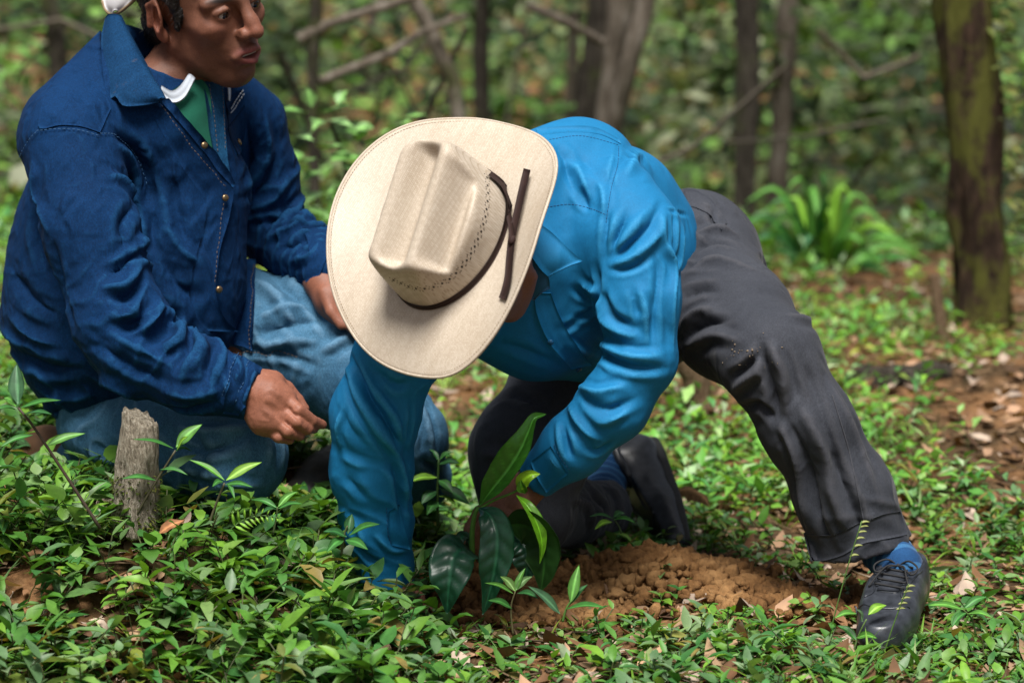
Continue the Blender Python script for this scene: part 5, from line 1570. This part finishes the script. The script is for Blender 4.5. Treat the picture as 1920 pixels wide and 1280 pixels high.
weed('leafy_weed', 'weed with pale pointed leaves leaning over the stump from its right', 'plant', [(244, 985, -.20), (281, 921, -.20), (329, 844, -.20)], .0024, (.06, .055, .03),
     [((330, 838), (379, 795), 13, .02, lg), ((325, 840), (249, 823), 8, -.03, mg), ((332, 842), (352, 818), 8, -.02, yg), ((328, 846), (360, 845), 7, .03, dg), ((300, 880), (352, 890), 7, -.02, mg), ((292, 900), (228, 897), 8, -.03, mg)])
weed('leafy_weed', 'weed with spread leaves in front of the kneeling man\'s knee', 'plant', [(390, 988, -.22), (405, 945, -.22), (421, 905, -.22)], .0024, (.08, .075, .04),
     [((421, 900), (354, 861), 8, .02, lg), ((424, 900), (491, 866), 10, .02, yg), ((422, 908), (474, 913), 6, -.03, mg), ((418, 902), (398, 912), 6, -.04, mg), ((426, 905), (440, 935), 5, -.03, mg)])
weed('leafy_weed', 'small weed with three leaves in front of the black boot', 'plant', [(512, 1000, -.20), (518, 970, -.20), (520, 950, -.20)], .0018, (.06, .09, .03),
     [((520, 952), (470, 936), 8, .02, mg), ((521, 950), (557, 921), 8, .02, lg), ((522, 953), (567, 944), 6, -.02, mg), ((519, 955), (490, 962), 6, -.03, dg)])
weed('leafy_weed', 'weed with dark pointed leaves against the planting man\'s blue sleeve', 'plant', [(640, 1040, -.20), (646, 1000, -.20), (652, 985, -.20)], .0022, (.06, .08, .03),
     [((652, 1000), (660, 963), 11, .02, dg), ((655, 1003), (712, 982), 13, -.02, mg), ((650, 1006), (606, 996), 10, -.02, dg), ((648, 1012), (690, 1030), 10, -.04, mg), ((645, 1010), (612, 1035), 10, -.04, mg)])
weed('leafy_weed', 'upright weed behind the seedling between sleeve and dark trouser leg', 'plant', [(821, 985, .16), (820, 930, .16), (823, 860, .16)], .0030, (.04, .09, .02),
     [((823, 865), (805, 842), 6, .02, dg), ((824, 862), (850, 848), 7, .0, mg), ((822, 870), (862, 868), 8, -.02, dg), ((820, 895), (762, 905), 11, -.03, yg), ((822, 900), (850, 925), 10, -.03, mg), ((818, 920), (790, 945), 12, -.03, dg), ((824, 915), (880, 945), 16, -.02, dg), ((822, 940), (800, 965), 11, -.04, mg), ((823, 930), (856, 948), 8, -.03, yg)])
weed('leafy_weed', 'weed with one upright blade leaf at the soil edge in front of the seedling', 'plant', [(1055, 1165, -.27), (1062, 1140, -.27), (1072, 1125, -.27)], .0022, (.07, .16, .03),
     [((1070, 1130), (1086, 1058), 12, .03, lg), ((1060, 1142), (1134, 1138), 13, -.04, mg), ((1066, 1135), (1102, 1095), 8, .03, dg), ((1050, 1150), (990, 1098), 13, -.03, (.06, .14, .07))])
weed('leafy_weed', 'pale small leaved weed standing before the hanging dark leaf', 'plant', [(962, 1190, -.26), (958, 1140, -.26), (966, 1108, -.26)], .0017, (.10, .09, .04),
     [((966, 1108), (938, 1080), 9, .02, (.13, .24, .06)), ((967, 1106), (998, 1080), 8, .02, (.12, .22, .08)), ((962, 1112), (908, 1092), 6, -.02, lg), ((970, 1112), (1010, 1122), 9, -.03, dg), ((965, 1110), (985, 1064), 7, .02, lg), ((960, 1140), (915, 1125), 9, -.03, mg)])
weed('leafy_weed', 'weed with single outstretched leaf right of the laced shoe', 'plant', [(1830, 1190, -.22), (1822, 1160, -.22), (1806, 1142, -.22)], .0018, (.07, .12, .03),
     [((1806, 1142), (1740, 1134), 8, -.02, lg), ((1808, 1140), (1850, 1118), 9, .02, mg), ((1812, 1148), (1785, 1175), 9, -.03, mg), ((1815, 1150), (1862, 1158), 8, -.03, lg)])
weed('leafy_weed', 'weed of bright leaves crossing the toe of the laced shoe', 'plant', [(1600, 1222, -.30), (1612, 1185, -.30), (1625, 1160, -.30)], .0018, (.10, .16, .05),
     [((1628, 1152), (1662, 1134), 10, .02, yg), ((1618, 1165), (1606, 1142), 9, -.02, (.11, .2, .1)), ((1606, 1150), (1565, 1158), 8, -.02, lg), ((1606, 1200), (1570, 1172), 10, .02, mg), ((1606, 1195), (1645, 1196), 9, -.03, lg)])
weed('leafy_weed', 'small weed rooted on the soil heap below the kneeling shoe', 'plant', [(1165, 1000, .12), (1160, 985, .12), (1150, 972, .12)], .0016, (.05, .09, .03),
     [((1150, 974), (1192, 980), 8, -.02, mg), ((1150, 972), (1105, 968), 6, -.01, dg), ((1150, 970), (1172, 962), 7, .02, dg), ((1148, 978), (1115, 992), 8, -.03, yg)])
def fern(label, spine, n, l0, Y, col):
    o = empty('fern_frond', P(*spine[0], Y)); tag(o, label, 'fern', 'fern fronds near the stump')
    one_stem(o, [(x, y, Y) for x, y in spine], .0010, (.08, .15, .04))
    q = smooth_line([(x, y) for x, y in spine], n + 2)[1:]
    t = np.gradient(q, axis=0); t /= np.linalg.norm(t, axis=1)[:, None]
    for i in range(n):
        for sgn in (-1, 1):
            L = l0 * (1 - .75 * i / n); nn = np.array([-t[i][1], t[i][0]]) * sgn
            e = q[i] + nn * L + t[i] * L * .5
            m = (q[i] + e) / 2
            one_leaf(o, [(*q[i], Y), (*m, Y - .006), (*e, Y - .004)], max(2.2, L * .16), np.array(col) * rv(.85, 1.15), name='leaflet', fold=.1, seg=6)
fern('yellow green fern frond arching right of the stump', [(432, 992), (455, 975), (490, 966), (530, 972)], 9, 24, -.24, (.15, .30, .03))
fern('small fern frond climbing beside the dark stemmed weed', [(178, 980), (150, 930), (118, 880), (84, 842)], 10, 24, -.26, (.13, .27, .035))
def stalk(label, spine, Y, tips):
    o = empty('grass_stalk', P(*spine[0], Y)); tag(o, label, 'grass stalk', 'flowering grass stalks by the laced shoe')
    one_stem(o, [(x, y, Y) for x, y in spine], .0013, (.07, .14, .03))
    for (x, y) in tips:
        one_leaf(o, [(x, y, Y), (x + 9, y - 3, Y), (x + 18, y - 2, Y - .003)], 3.2, (.20, .22, .07), name='spikelet', fold=.2, seg=6)
stalk('thin flowering grass stalk in front of the trouser hem', [(1540, 1262), (1563, 1160), (1590, 1060), (1616, 976)], -.30, [(1593, 1042), (1600, 1024), (1604, 1010), (1608, 998), (1611, 988), (1613, 980)])
stalk('short grass stalk standing before the laced shoe', [(1655, 1232), (1672, 1180), (1690, 1130), (1704, 1094)], -.32, [(1680, 1142), (1684, 1132), (1690, 1122), (1694, 1110), (1699, 1100)])

# ---- the seedling being planted
sg = empty('coffee_seedling', P(887, 1040, -.14)); sg.name = 'seedling'
tag(sg, 'young glossy leaved seedling held upright by the planting man\'s hand', 'seedling')
one_stem(sg, [(886, 1052, -.14), (885, 1000, -.14), (890, 965, -.14), (897, 950, -.14)], .0052, (.06, .16, .02))
one_stem(sg, [(894, 957, -.14), (925, 938, -.15), (960, 924, -.15), (982, 912, -.15)], .0026, (.07, .18, .02), 'branch')
LG = M['leaf_gloss']
one_leaf(sg, [(899, 948, -.14), (925, 915, -.145), (953, 880, -.15), (978, 840, -.15), (995, 800, -.145), (1003, 783, -.14), (1024, 776, -.13)], 36, (.035, .15, .012), LG, fold=.62, wavy=.30, face=nrm(RIGHT * -.35 + UP * .15 + toward * .8), seg=29)
one_leaf(sg, [(898, 953, -.16), (918, 965, -.19), (932, 1000, -.21), (930, 1050, -.22), (918, 1110, -.22), (905, 1152, -.215)], 35, (.007, .050, .022), LG, fold=.22, wavy=.60, face=nrm(toward + UP * .35 - RIGHT * .15), seg=25)
one_leaf(sg, [(893, 1040, -.16), (868, 1032, -.20), (850, 1045, -.22), (842, 1095, -.235), (838, 1150, -.23)], 47, (.007, .045, .022), LG, fold=.12, wavy=.55, face=nrm(toward * .9 + UP * .55 - RIGHT * .2), seg=25)
one_leaf(sg, [(940, 985, -.15), (985, 985, -.165), (1012, 1010, -.17), (1020, 1060, -.175), (1014, 1108, -.17)], 52, (.016, .060, .010), M['leaf'], fold=.15, wavy=.15, face=nrm(toward * .6 - UP * .35 - RIGHT * .4), seg=25)
one_leaf(sg, [(968, 928, -.16), (990, 950, -.18), (1008, 985, -.19), (1016, 1020, -.19), (1012, 1056, -.185)], 15, (.11, .30, .012), LG, fold=.4, wavy=.2, face=nrm(toward + RIGHT * .5 + UP * .2), seg=21)
one_leaf(sg, [(972, 920, -.155), (982, 900, -.16), (996, 890, -.165), (1013, 888, -.16)], 15, (.22, .42, .02), LG, fold=.35, wavy=.2, face=nrm(toward + UP * .2), seg=15)
one_leaf(sg, [(985, 925, -.155), (978, 910, -.16), (976, 898, -.16)], 12, (.07, .22, .015), LG, fold=.4, face=nrm(toward - RIGHT * .5))
one_leaf(sg, [(950, 1010, -.13), (975, 1015, -.15), (990, 1040, -.16), (985, 1090, -.16)], 40, (.006, .040, .020), LG, fold=.15, wavy=.5, face=nrm(toward + UP * .6), seg=21)
one_leaf(sg, [(884, 1030, -.12), (872, 1005, -.13), (864, 1010, -.14), (860, 1032, -.145)], 14, (.008, .05, .02), LG, fold=.2)

# ---- weathered stump
def gnarl(pts, rads, n, amp, seed, freq=9):
    q = smooth_line(pts, 40); r = np.interp(np.linspace(0, 1, 40), np.linspace(0, 1, len(rads)), rads)
    V, F = tube(q, r, n, True)
    c = np.repeat(q, n, 0); d = V - c; l = np.linalg.norm(d, axis=1)[:, None] + 1e-9
    k = fbm(np.stack([V[:, 0] * freq * 2, V[:, 1] * freq * 2, V[:, 2] * freq * .45], 1), seed, 3)
    return V + d / l * (amp * k)[:, None], F, q
stp = empty('tree_stump', P(258, 990, -.16)); tag(stp, 'grey weathered broken stump with mossy foot among the weeds', 'stump')
q0, q1, q2, q3 = P(255, 1000, -.16), P(256, 930, -.16), P(259, 850, -.16), P(264, 768, -.16)
V, F, qq = gnarl([q0, q1, q2, q3], [RR(50, -.16), RR(42, -.16), RR(39, -.16), RR(34, -.16)], 64, .006, 3, 34)
# broken slanting top
topd = (V - q3) @ nrm(q3 - q0); lim = np.where(True, -.012 * 0 + ((V - q3) @ RIGHT) * -.45 - .010 + .010 * noise(V * 110, 3), 0)
ex = np.maximum(topd - lim, 0); V = V - np.outer(ex, nrm(q3 - q0))
link('wood', mesh('wood', V, F), M['stump'], stp)
mo = Leaves()
for _ in range(900):
    a = rv(0, 6.28); t = rng.random() ** 2.2; p = q0 + (q2 - q0) * t * .75; r = RR(46 - 8 * t, -.16)
    d = RIGHT * math.cos(a) + np.array([0, 1, 0]) * math.sin(a)
    mo.leaf(p + d * r, d + np.array([rv(-.8, .8), rv(-.5, .5), rv(-.2, 1)]), np.array([0, 0, 1]) + d * .3, rv(.006, .014), .0016, .6, .2, np.array([(.06, .09, .012), (.10, .11, .02), (.04, .06, .01)][int(rv(0, 3))]))
mm = mo.build('moss', M['moss']); mm.parent = stp; mm.matrix_parent_inverse = stp.matrix_world.inverted(); mm['kind'] = 'stuff'

# ---- single fallen things
def fallen_leaf(label, pts, w, col, fold):
    o = one_leaf(None, pts, w, col, M['litter'], fold=fold, wavy=.35, name='fallen_leaf', face=nrm(np.array([rv(-.2, .2), -.5, .9]))); tag(o, label, 'fallen leaf', 'single dry leaves on the ground'); return o
fallen_leaf('large dry tan leaf lying at the bottom edge, left of centre', [(415, 1240, -.42), (455, 1262, -.44), (510, 1285, -.45)], 22, (.26, .16, .10), .3)
fallen_leaf('brown curled leaf on the ground just right of the kneeling shoe', [(1262, 925, .55), (1290, 915, .55), (1318, 930, .54), (1330, 950, .53)], 24, (.16, .09, .04), -.6)
fallen_leaf('reddish brown dry leaf at the foot of the stump', [(298, 1000, -.22), (320, 985, -.22), (345, 975, -.21)], 14, (.24, .11, .05), .3)
fallen_leaf('dark brown curled leaf in front of the soil heap at the bottom', [(925, 1275, -.40), (960, 1255, -.40), (1005, 1240, -.39)], 15, (.10, .055, .03), .7)
fallen_leaf('small tan leaf standing at the bottom edge below the seedling', [(1100, 1282, -.42), (1108, 1262, -.42), (1122, 1246, -.42)], 9, (.34, .22, .13), .5)
def stick(name, label, pts, rads, mat='wood', cat='branch', amp=.002, foot=0):
    yg_ = G(*pts[foot][:2])[1]; y0_ = pts[foot][2]; pts = [(x, y, yy - y0_ + yg_) for x, y, yy in pts]      # rests on the ground
    V, F, _ = gnarl([P(*p) for p in pts], rads, 12, amp, int(rv(0, 99)), 25)
    o = link(name, mesh(name, V, F), M[mat]); tag(o, label, cat); return o
stick('fallen_branch', 'thick crooked dead branch lying behind the trouser hem', [(1388, 1052, .30), (1440, 1046, .30), (1478, 1042, .30), (1520, 1062, .27), (1572, 1078, .25)], [.006, .012, .015, .014, .012], foot=2)
stick('fallen_branch', 'short pale stick lying at the bottom edge left of centre', [(600, 1268, -.40), (660, 1246, -.40), (732, 1212, -.38)], [.004, .006, .004])
stick('broken_stick', 'upright pale broken stick standing before the mossy trunk', [(1766, 640, 2.8), (1760, 580, 2.8), (1751, 515, 2.8)], [.018, .016, .013], cat='stick')
stick('cut_stump', 'small tan cut stump on the clearing behind the planting man\'s thigh', [(1312, 775, 1.9), (1308, 740, 1.9), (1304, 705, 1.9), (1290, 676, 1.9), (1282, 655, 1.9)], [.036, .030, .032, .034, .030], cat='stump', amp=.004)
stick('fallen_log', 'dark rotten log lying in the weeds at the right', [(1585, 722, 1.9), (1660, 715, 1.9), (1720, 705, 1.95), (1770, 700, 2.0)], [.030, .04, .036, .025], 'bark_dark', 'log', .012)
stick('root', 'short reddish root stub beside the pale stick on the right', [(1675, 612, 2.7), (1690, 632, 2.65), (1705, 655, 2.6)], [.015, .02, .014], 'bark_moss', 'root')

# =================================================================== forest behind
def crown_leaves(name, c, rad, n, size, cols, mat, parent, flat=.6):
    L = Leaves()
    cl = [np.array(c) + rng.normal(0, .5, 3) * np.array(rad) for _ in range(max(4, n // 40))]
    for i in range(n):
        k = cl[int(rv(0, len(cl)))]; p = k + rng.normal(0, .16, 3) * np.array(rad)
        az = rv(0, 6.28); el = rv(-.6, .6); d = (math.cos(az) * math.cos(el), math.sin(az) * math.cos(el), math.sin(el))
        s = size * rv(.6, 1.3)
        L.leaf(p, d, (rv(-.5, .5), rv(-.5, .5), 1), s, s * .27, rv(0, .9), rv(0, .4), np.array(cols[int(rv(0, len(cols)))]) * rv(.7, 1.3))
    o = L.build(name, mat, np.array([0, .4, 1.0]), np.array([.15, 1.0, .05]))
    if parent is not None: o.parent = parent; o.matrix_parent_inverse = parent.matrix_world.inverted()
    return o
LEAFC = [(.03, .075, .015), (.05, .11, .02), (.07, .14, .025), (.04, .09, .03)]
def tree(label, pts, rads, mat, Y, hgt, seed, forks=(), name='forest_tree', group='trees standing behind the clearing', climber=0):
    """pts: picture points of the visible trunk, from the foot up; then it goes on above the frame"""
    W = [P(x, y, Y) for x, y in pts]
    d = nrm(W[-1] - W[-2]); d = nrm(d + np.array([0, 0, .8]))
    W.append(W[-1] + d * hgt * .5); W.append(W[-2] + d * hgt)
    rw = [RR(r, Y) for r in rads] ; rw += [rw[-1] * .8, rw[-1] * .35]
    W[0] = W[0] - np.array([0, 0, .6]) 
    o = empty(name, W[0] + np.array([0, 0, .6])); tag(o, label, 'tree', group)
    V, F, q = gnarl(W, rw, 40, rw[0] * .24, seed, 12)
    link('trunk', mesh('trunk', V, F), M[mat], o)
    for (fp, fr, fm) in forks:
        w = [P(x, y, yy) for x, y, yy in fp]; V, F, _ = gnarl(w, [RR(r, Y) for r in fr], 12, RR(fr[0], Y) * .2, seed + 5, 8)
        link('limb', mesh('limb', V, F), M[fm], o)
    crown_leaves('crown', W[-1] + np.array([0, 0, .6]), (1.6, 1.6, .9), 240, .15, LEAFC, M['leaf_far'], o)
    if climber:
        L = Leaves()
        for _ in range(climber):
            t = rng.random(); p = q[int(t * 22)]; a = rv(-.9, 1.2); r = rw[0] * rv(.85, 1.25)
            dd = RIGHT * math.cos(a * .8) - np.array([0, 1, 0]) * math.sin(abs(a))
            L.leaf(p + dd * r + np.array([0, 0, rv(-.05, .05)]), dd + np.array([0, 0, rv(-.8, .6)]), (0, -.5, 1), rv(.012, .045), rv(.006, .013), .6, .2, np.array([(.10, .13, .02), (.15, .16, .04), (.05, .06, .012)][int(rv(0, 3))]))
        k = L.build('climber', M['leaf_far']); k.parent = o; k.matrix_parent_inverse = o.matrix_world.inverted(); k['kind'] = 'stuff'
    return o
tree('thick mossy brown trunk with climbing leaves at the right', [(1852, 628), (1846, 540), (1836, 400), (1826, 250), (1815, 100), (1806, -40)], [62, 50, 50, 51, 52, 54], 'bark_moss', 3.1, 4.5, 1, climber=420)
tree('dark thin straight trunk left of the palm', [(1398, 520), (1394, 400), (1400, 250), (1404, 100), (1402, -40)], [24, 22, 22, 24, 24], 'bark_dark', 6.0, 4.5, 2)
tree('spotted pale trunk just right of the thin dark one', [(1452, 480), (1460, 350), (1468, 200), (1474, 60), (1478, -40)], [22, 20, 19, 19, 20], 'bark_pale', 7.5, 4.5, 3)
tree('dark stout trunk with pale leaning limb above the blue back', [(1130, 330), (1128, 200), (1135, 80), (1145, -40)], [44, 42, 46, 60], 'bark_dark', 5.5, 4.0, 4,
     forks=[([(1135, 300, 5.4), (1160, 200, 5.35), (1182, 110, 5.3), (1208, 10, 5.3), (1216, -60, 5.3)], [18, 16, 16, 17, 17], 'bark_pale'), ([(1140, 330, 5.4), (1133, 240, 5.4), (1150, 110, 5.4), (1165, 0, 5.4), (1172, -60, 5.4)], [20, 17, 18, 26, 28], 'bark_pale'), ([(1130, 80, 5.3), (1090, 58, 5.25), (1040, 32, 5.2), (990, 10, 5.2)], [9, 8, 8, 8], 'bark_pale')])
tree('crooked lichen covered trunk behind the hat', [(866, 300), (858, 210), (838, 130), (812, 75), (790, 20), (770, -40)], [17, 15, 14, 13, 14, 14], 'bark_pale', 4.5, 3.5, 5,
     forks=[([(600, 152, 4.2), (660, 128, 4.25), (730, 100, 4.3), (790, 62, 4.4), (872, 30, 4.5)], [8, 8, 8, 7, 6], 'bark_pale')])
tree('pair of dim short trunks right of the crooked one', [(905, 320), (903, 200), (900, 120), (905, -40)], [16, 16, 14, 14], 'bark_dark', 7.0, 4.0, 6)
tree('slender dark trunk between the kneeling man and the hat', [(592, 420), (588, 250), (586, 120), (596, -40)], [13, 11, 11, 12], 'bark_dark', 4.2, 3.5, 7,
     forks=[([(560, 75, 4.2), (620, 45, 4.2), (680, 25, 4.25), (760, 0, 4.3), (800, -30, 4.3)], [11, 11, 10, 10, 9], 'bark_pale')])
tree('grey trunk far off behind the pale limb', [(1068, 330), (1070, 240), (1074, 120), (1076, -40)], [11, 11, 11, 11], 'bark_pale', 8.5, 4.0, 8)
tree('dark trunk at the top left behind the kneeling man', [(118, 260), (110, 120), (100, 30), (82, -40)], [18, 16, 14, 14], 'bark_dark', 6.0, 4.0, 9)

# ---- palm-like plant and the bright shrub
pl = empty('palm_plant', P(1545, 590, 4.4)); tag(pl, 'blurred bright green palm plant with arching blades in the background', 'palm')
for (tx, ty, w, c) in ((1450, 350, 12, lg), (1500, 330, 13, lg), (1545, 318, 13, mg), (1580, 345, 14, yg), (1620, 390, 14, lg), (1660, 440, 14, lg), (1640, 500, 13, mg), (1440, 440, 12, dg), (1420, 500, 12, mg), (1480, 400, 13, lg), (1555, 390, 13, yg), (1600, 440, 14, lg), (1690, 480, 11, mg), (1520, 440, 13, (.05, .16, .07)), (1470, 520, 12, (.06, .18, .08)), (1590, 520, 13, lg), (1470, 370, 10, mg), (1525, 345, 11, lg), (1565, 360, 11, yg), (1605, 360, 10, lg), (1640, 420, 11, yg), (1675, 460, 10, lg), (1460, 470, 11, mg), (1500, 480, 11, lg), (1620, 470, 12, lg), (1655, 520, 10, mg), (1430, 405, 10, mg), (1490, 365, 10, yg)):
    tx = 1550 + (tx - 1550) * 1.22; bx, by = 1540 + (tx - 1540) * .12, 535
    Yt = 4.4 + rv(-.25, .25)
    one_leaf(pl, [(bx, by, 4.4), (bx + (tx - bx) * .35, by + (ty - by) * .62, (4.4 + Yt) / 2), (bx + (tx - bx) * .75, by + (ty - by) * .98, Yt), (tx + (tx - bx) * .30, ty + 30, Yt)], w * 1.25, np.array(c) * 1.2, M['leaf_far'], name='blade', fold=.3)
one_stem(pl, [(1545, 600, 4.4), (1542, 575, 4.4), (1540, 555, 4.4)], .05, (.05, .07, .02))
sb = empty('leafy_shrub', P(620, 520, 2.2)); tag(sb, 'pale green leafy shrub between the kneeling man and the hat', 'shrub')
one_stem(sb, [(625, 560, 2.2), (640, 450, 2.2), (650, 330, 2.2), (620, 230, 2.2)], .008, (.05, .05, .025))
one_stem(sb, [(645, 400, 2.2), (690, 320, 2.2), (760, 250, 2.2)], .005, (.05, .06, .025), 'branch')
for (x, y, dx, dy, w) in ((575, 212, -38, -6, 15), (585, 200, -8, -28, 13), (612, 210, 34, -12, 15), (618, 225, 40, 12, 16), (600, 225, -14, 20, 14), (632, 195, 16, -20, 12), (640, 245, 34, 8, 13), (560, 300, -18, -14, 14), (600, 280, 34, -6, 16), (585, 300, -36, 10, 16), (620, 300, 44, -4, 16), (640, 312, 36, 16, 14), (600, 320, -30, 18, 14), (690, 270, 34, -24, 16), (705, 285, 44, -10, 16), (725, 245, 48, -18, 17), (745, 225, 44, -8, 15), (700, 240, -30, 4, 14), (665, 300, -24, -14, 14), (655, 345, -34, 14, 15), (600, 360, -26, 20, 14), (580, 395, 34, 14, 15), (640, 390, 30, 20, 15), (615, 430, -30, 14, 14), (670, 265, 20, -28, 13), (560, 255, 24, 8, 13)):
    one_leaf(sb, [(x, y, 2.2 + rv(-.15, .15)), (x + dx * .6, y + dy * .6 - 3, 2.15), (x + dx * 1.25, y + dy * 1.25, 2.15)], w * 1.2, np.array([(.17, .33, .10), (.13, .28, .07), (.22, .38, .15)][int(rv(0, 3))]), M['leaf'], fold=.2, face=nrm(np.array([rv(-.3, .3), -.5, 1])))

# ---- the wood behind, one mass of leaves and twigs falling away down the slope
wd_ = Leaves()
PAL = [(.034, .070, .022), (.055, .11, .034), (.10, .20, .05), (.17, .32, .075), (.10, .14, .06), (.07, .115, .065), (.16, .20, .095), (.035, .07, .024), (.22, .24, .16)]  # the last, palest colour stands in for light gaps between the leaves
for c in range(980):
    dist = 11.5 + 16 * rng.random() ** 1.2
    px = rv(-450, 2370); py = rv(-260, 560)
    Y = dist - 4.5
    p = P(px, py, Y)
    gz = tzs(p[0], p[1])
    if p[2] < gz: p[2] = gz + rv(.1, .5)
    tone = np.array(PAL[int(rv(0, 9))]) * (rv(.2, .65) if rng.random() < .55 else rv(.7, 1.9))  # darkened clumps paint deep shadow gaps, brightened ones paint lit foliage
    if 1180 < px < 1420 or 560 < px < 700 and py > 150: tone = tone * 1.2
    r = rv(.18, .5) * dist / 12
    for i in range(int(rv(24, 52))):
        q = p + rng.normal(0, r * .55, 3) * (1, 1, .7)
        az = rv(0, 6.28); el = rv(-.7, .5); s = rv(.06, .14) * dist / 12
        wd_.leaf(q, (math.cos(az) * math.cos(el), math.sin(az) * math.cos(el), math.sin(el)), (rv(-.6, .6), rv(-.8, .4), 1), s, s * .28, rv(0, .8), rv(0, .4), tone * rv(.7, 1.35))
for c in range(80):
    dist = rv(9, 20); px = rv(-100, 2020); py = rv(-100, 500); Y = dist - 4.5
    a = P(px, py, Y); L = rv(.3, .9); d = nrm(rng.normal(0, 1, 3) * (1, .6, .8) + (0, 0, .4)); b = a + d * L
    wd_.stem([a, (a + b) / 2 + rng.normal(0, .06, 3), b], rv(.004, .016), np.array((.12, .10, .075)) * rv(.3, 1.3))
for _ in range(15000):
    y = 4.6 + 26 * rng.random() ** 1.2; x = rv(-1, 1) * (y + 4.5) * .40; z = tzs(x, y)
    az = rv(0, 6.28); el = rv(.0, 1.1); s_ = rv(.08, .20) * (y + 4.5) / 11
    wd_.leaf((x, y, z + rv(0, .12) * (y + 4.5) / 10), (math.cos(az) * math.cos(el), math.sin(az) * math.cos(el), math.sin(el)), (rv(-.5, .5), rv(-.5, .5), 1), s_, s_ * .24, rv(.2, 1), rv(0, .4), np.array(PAL[int(rv(0, 9))]) * rv(.7, 1.3))
wood = wd_.build('far_woodland', M['leaf_far'], np.array([0, .4, 1.0]), np.array([.15, 1.0, .05])); tag(wood, 'dim blurred foliage and twigs of the forest behind', 'woodland', kind='stuff')
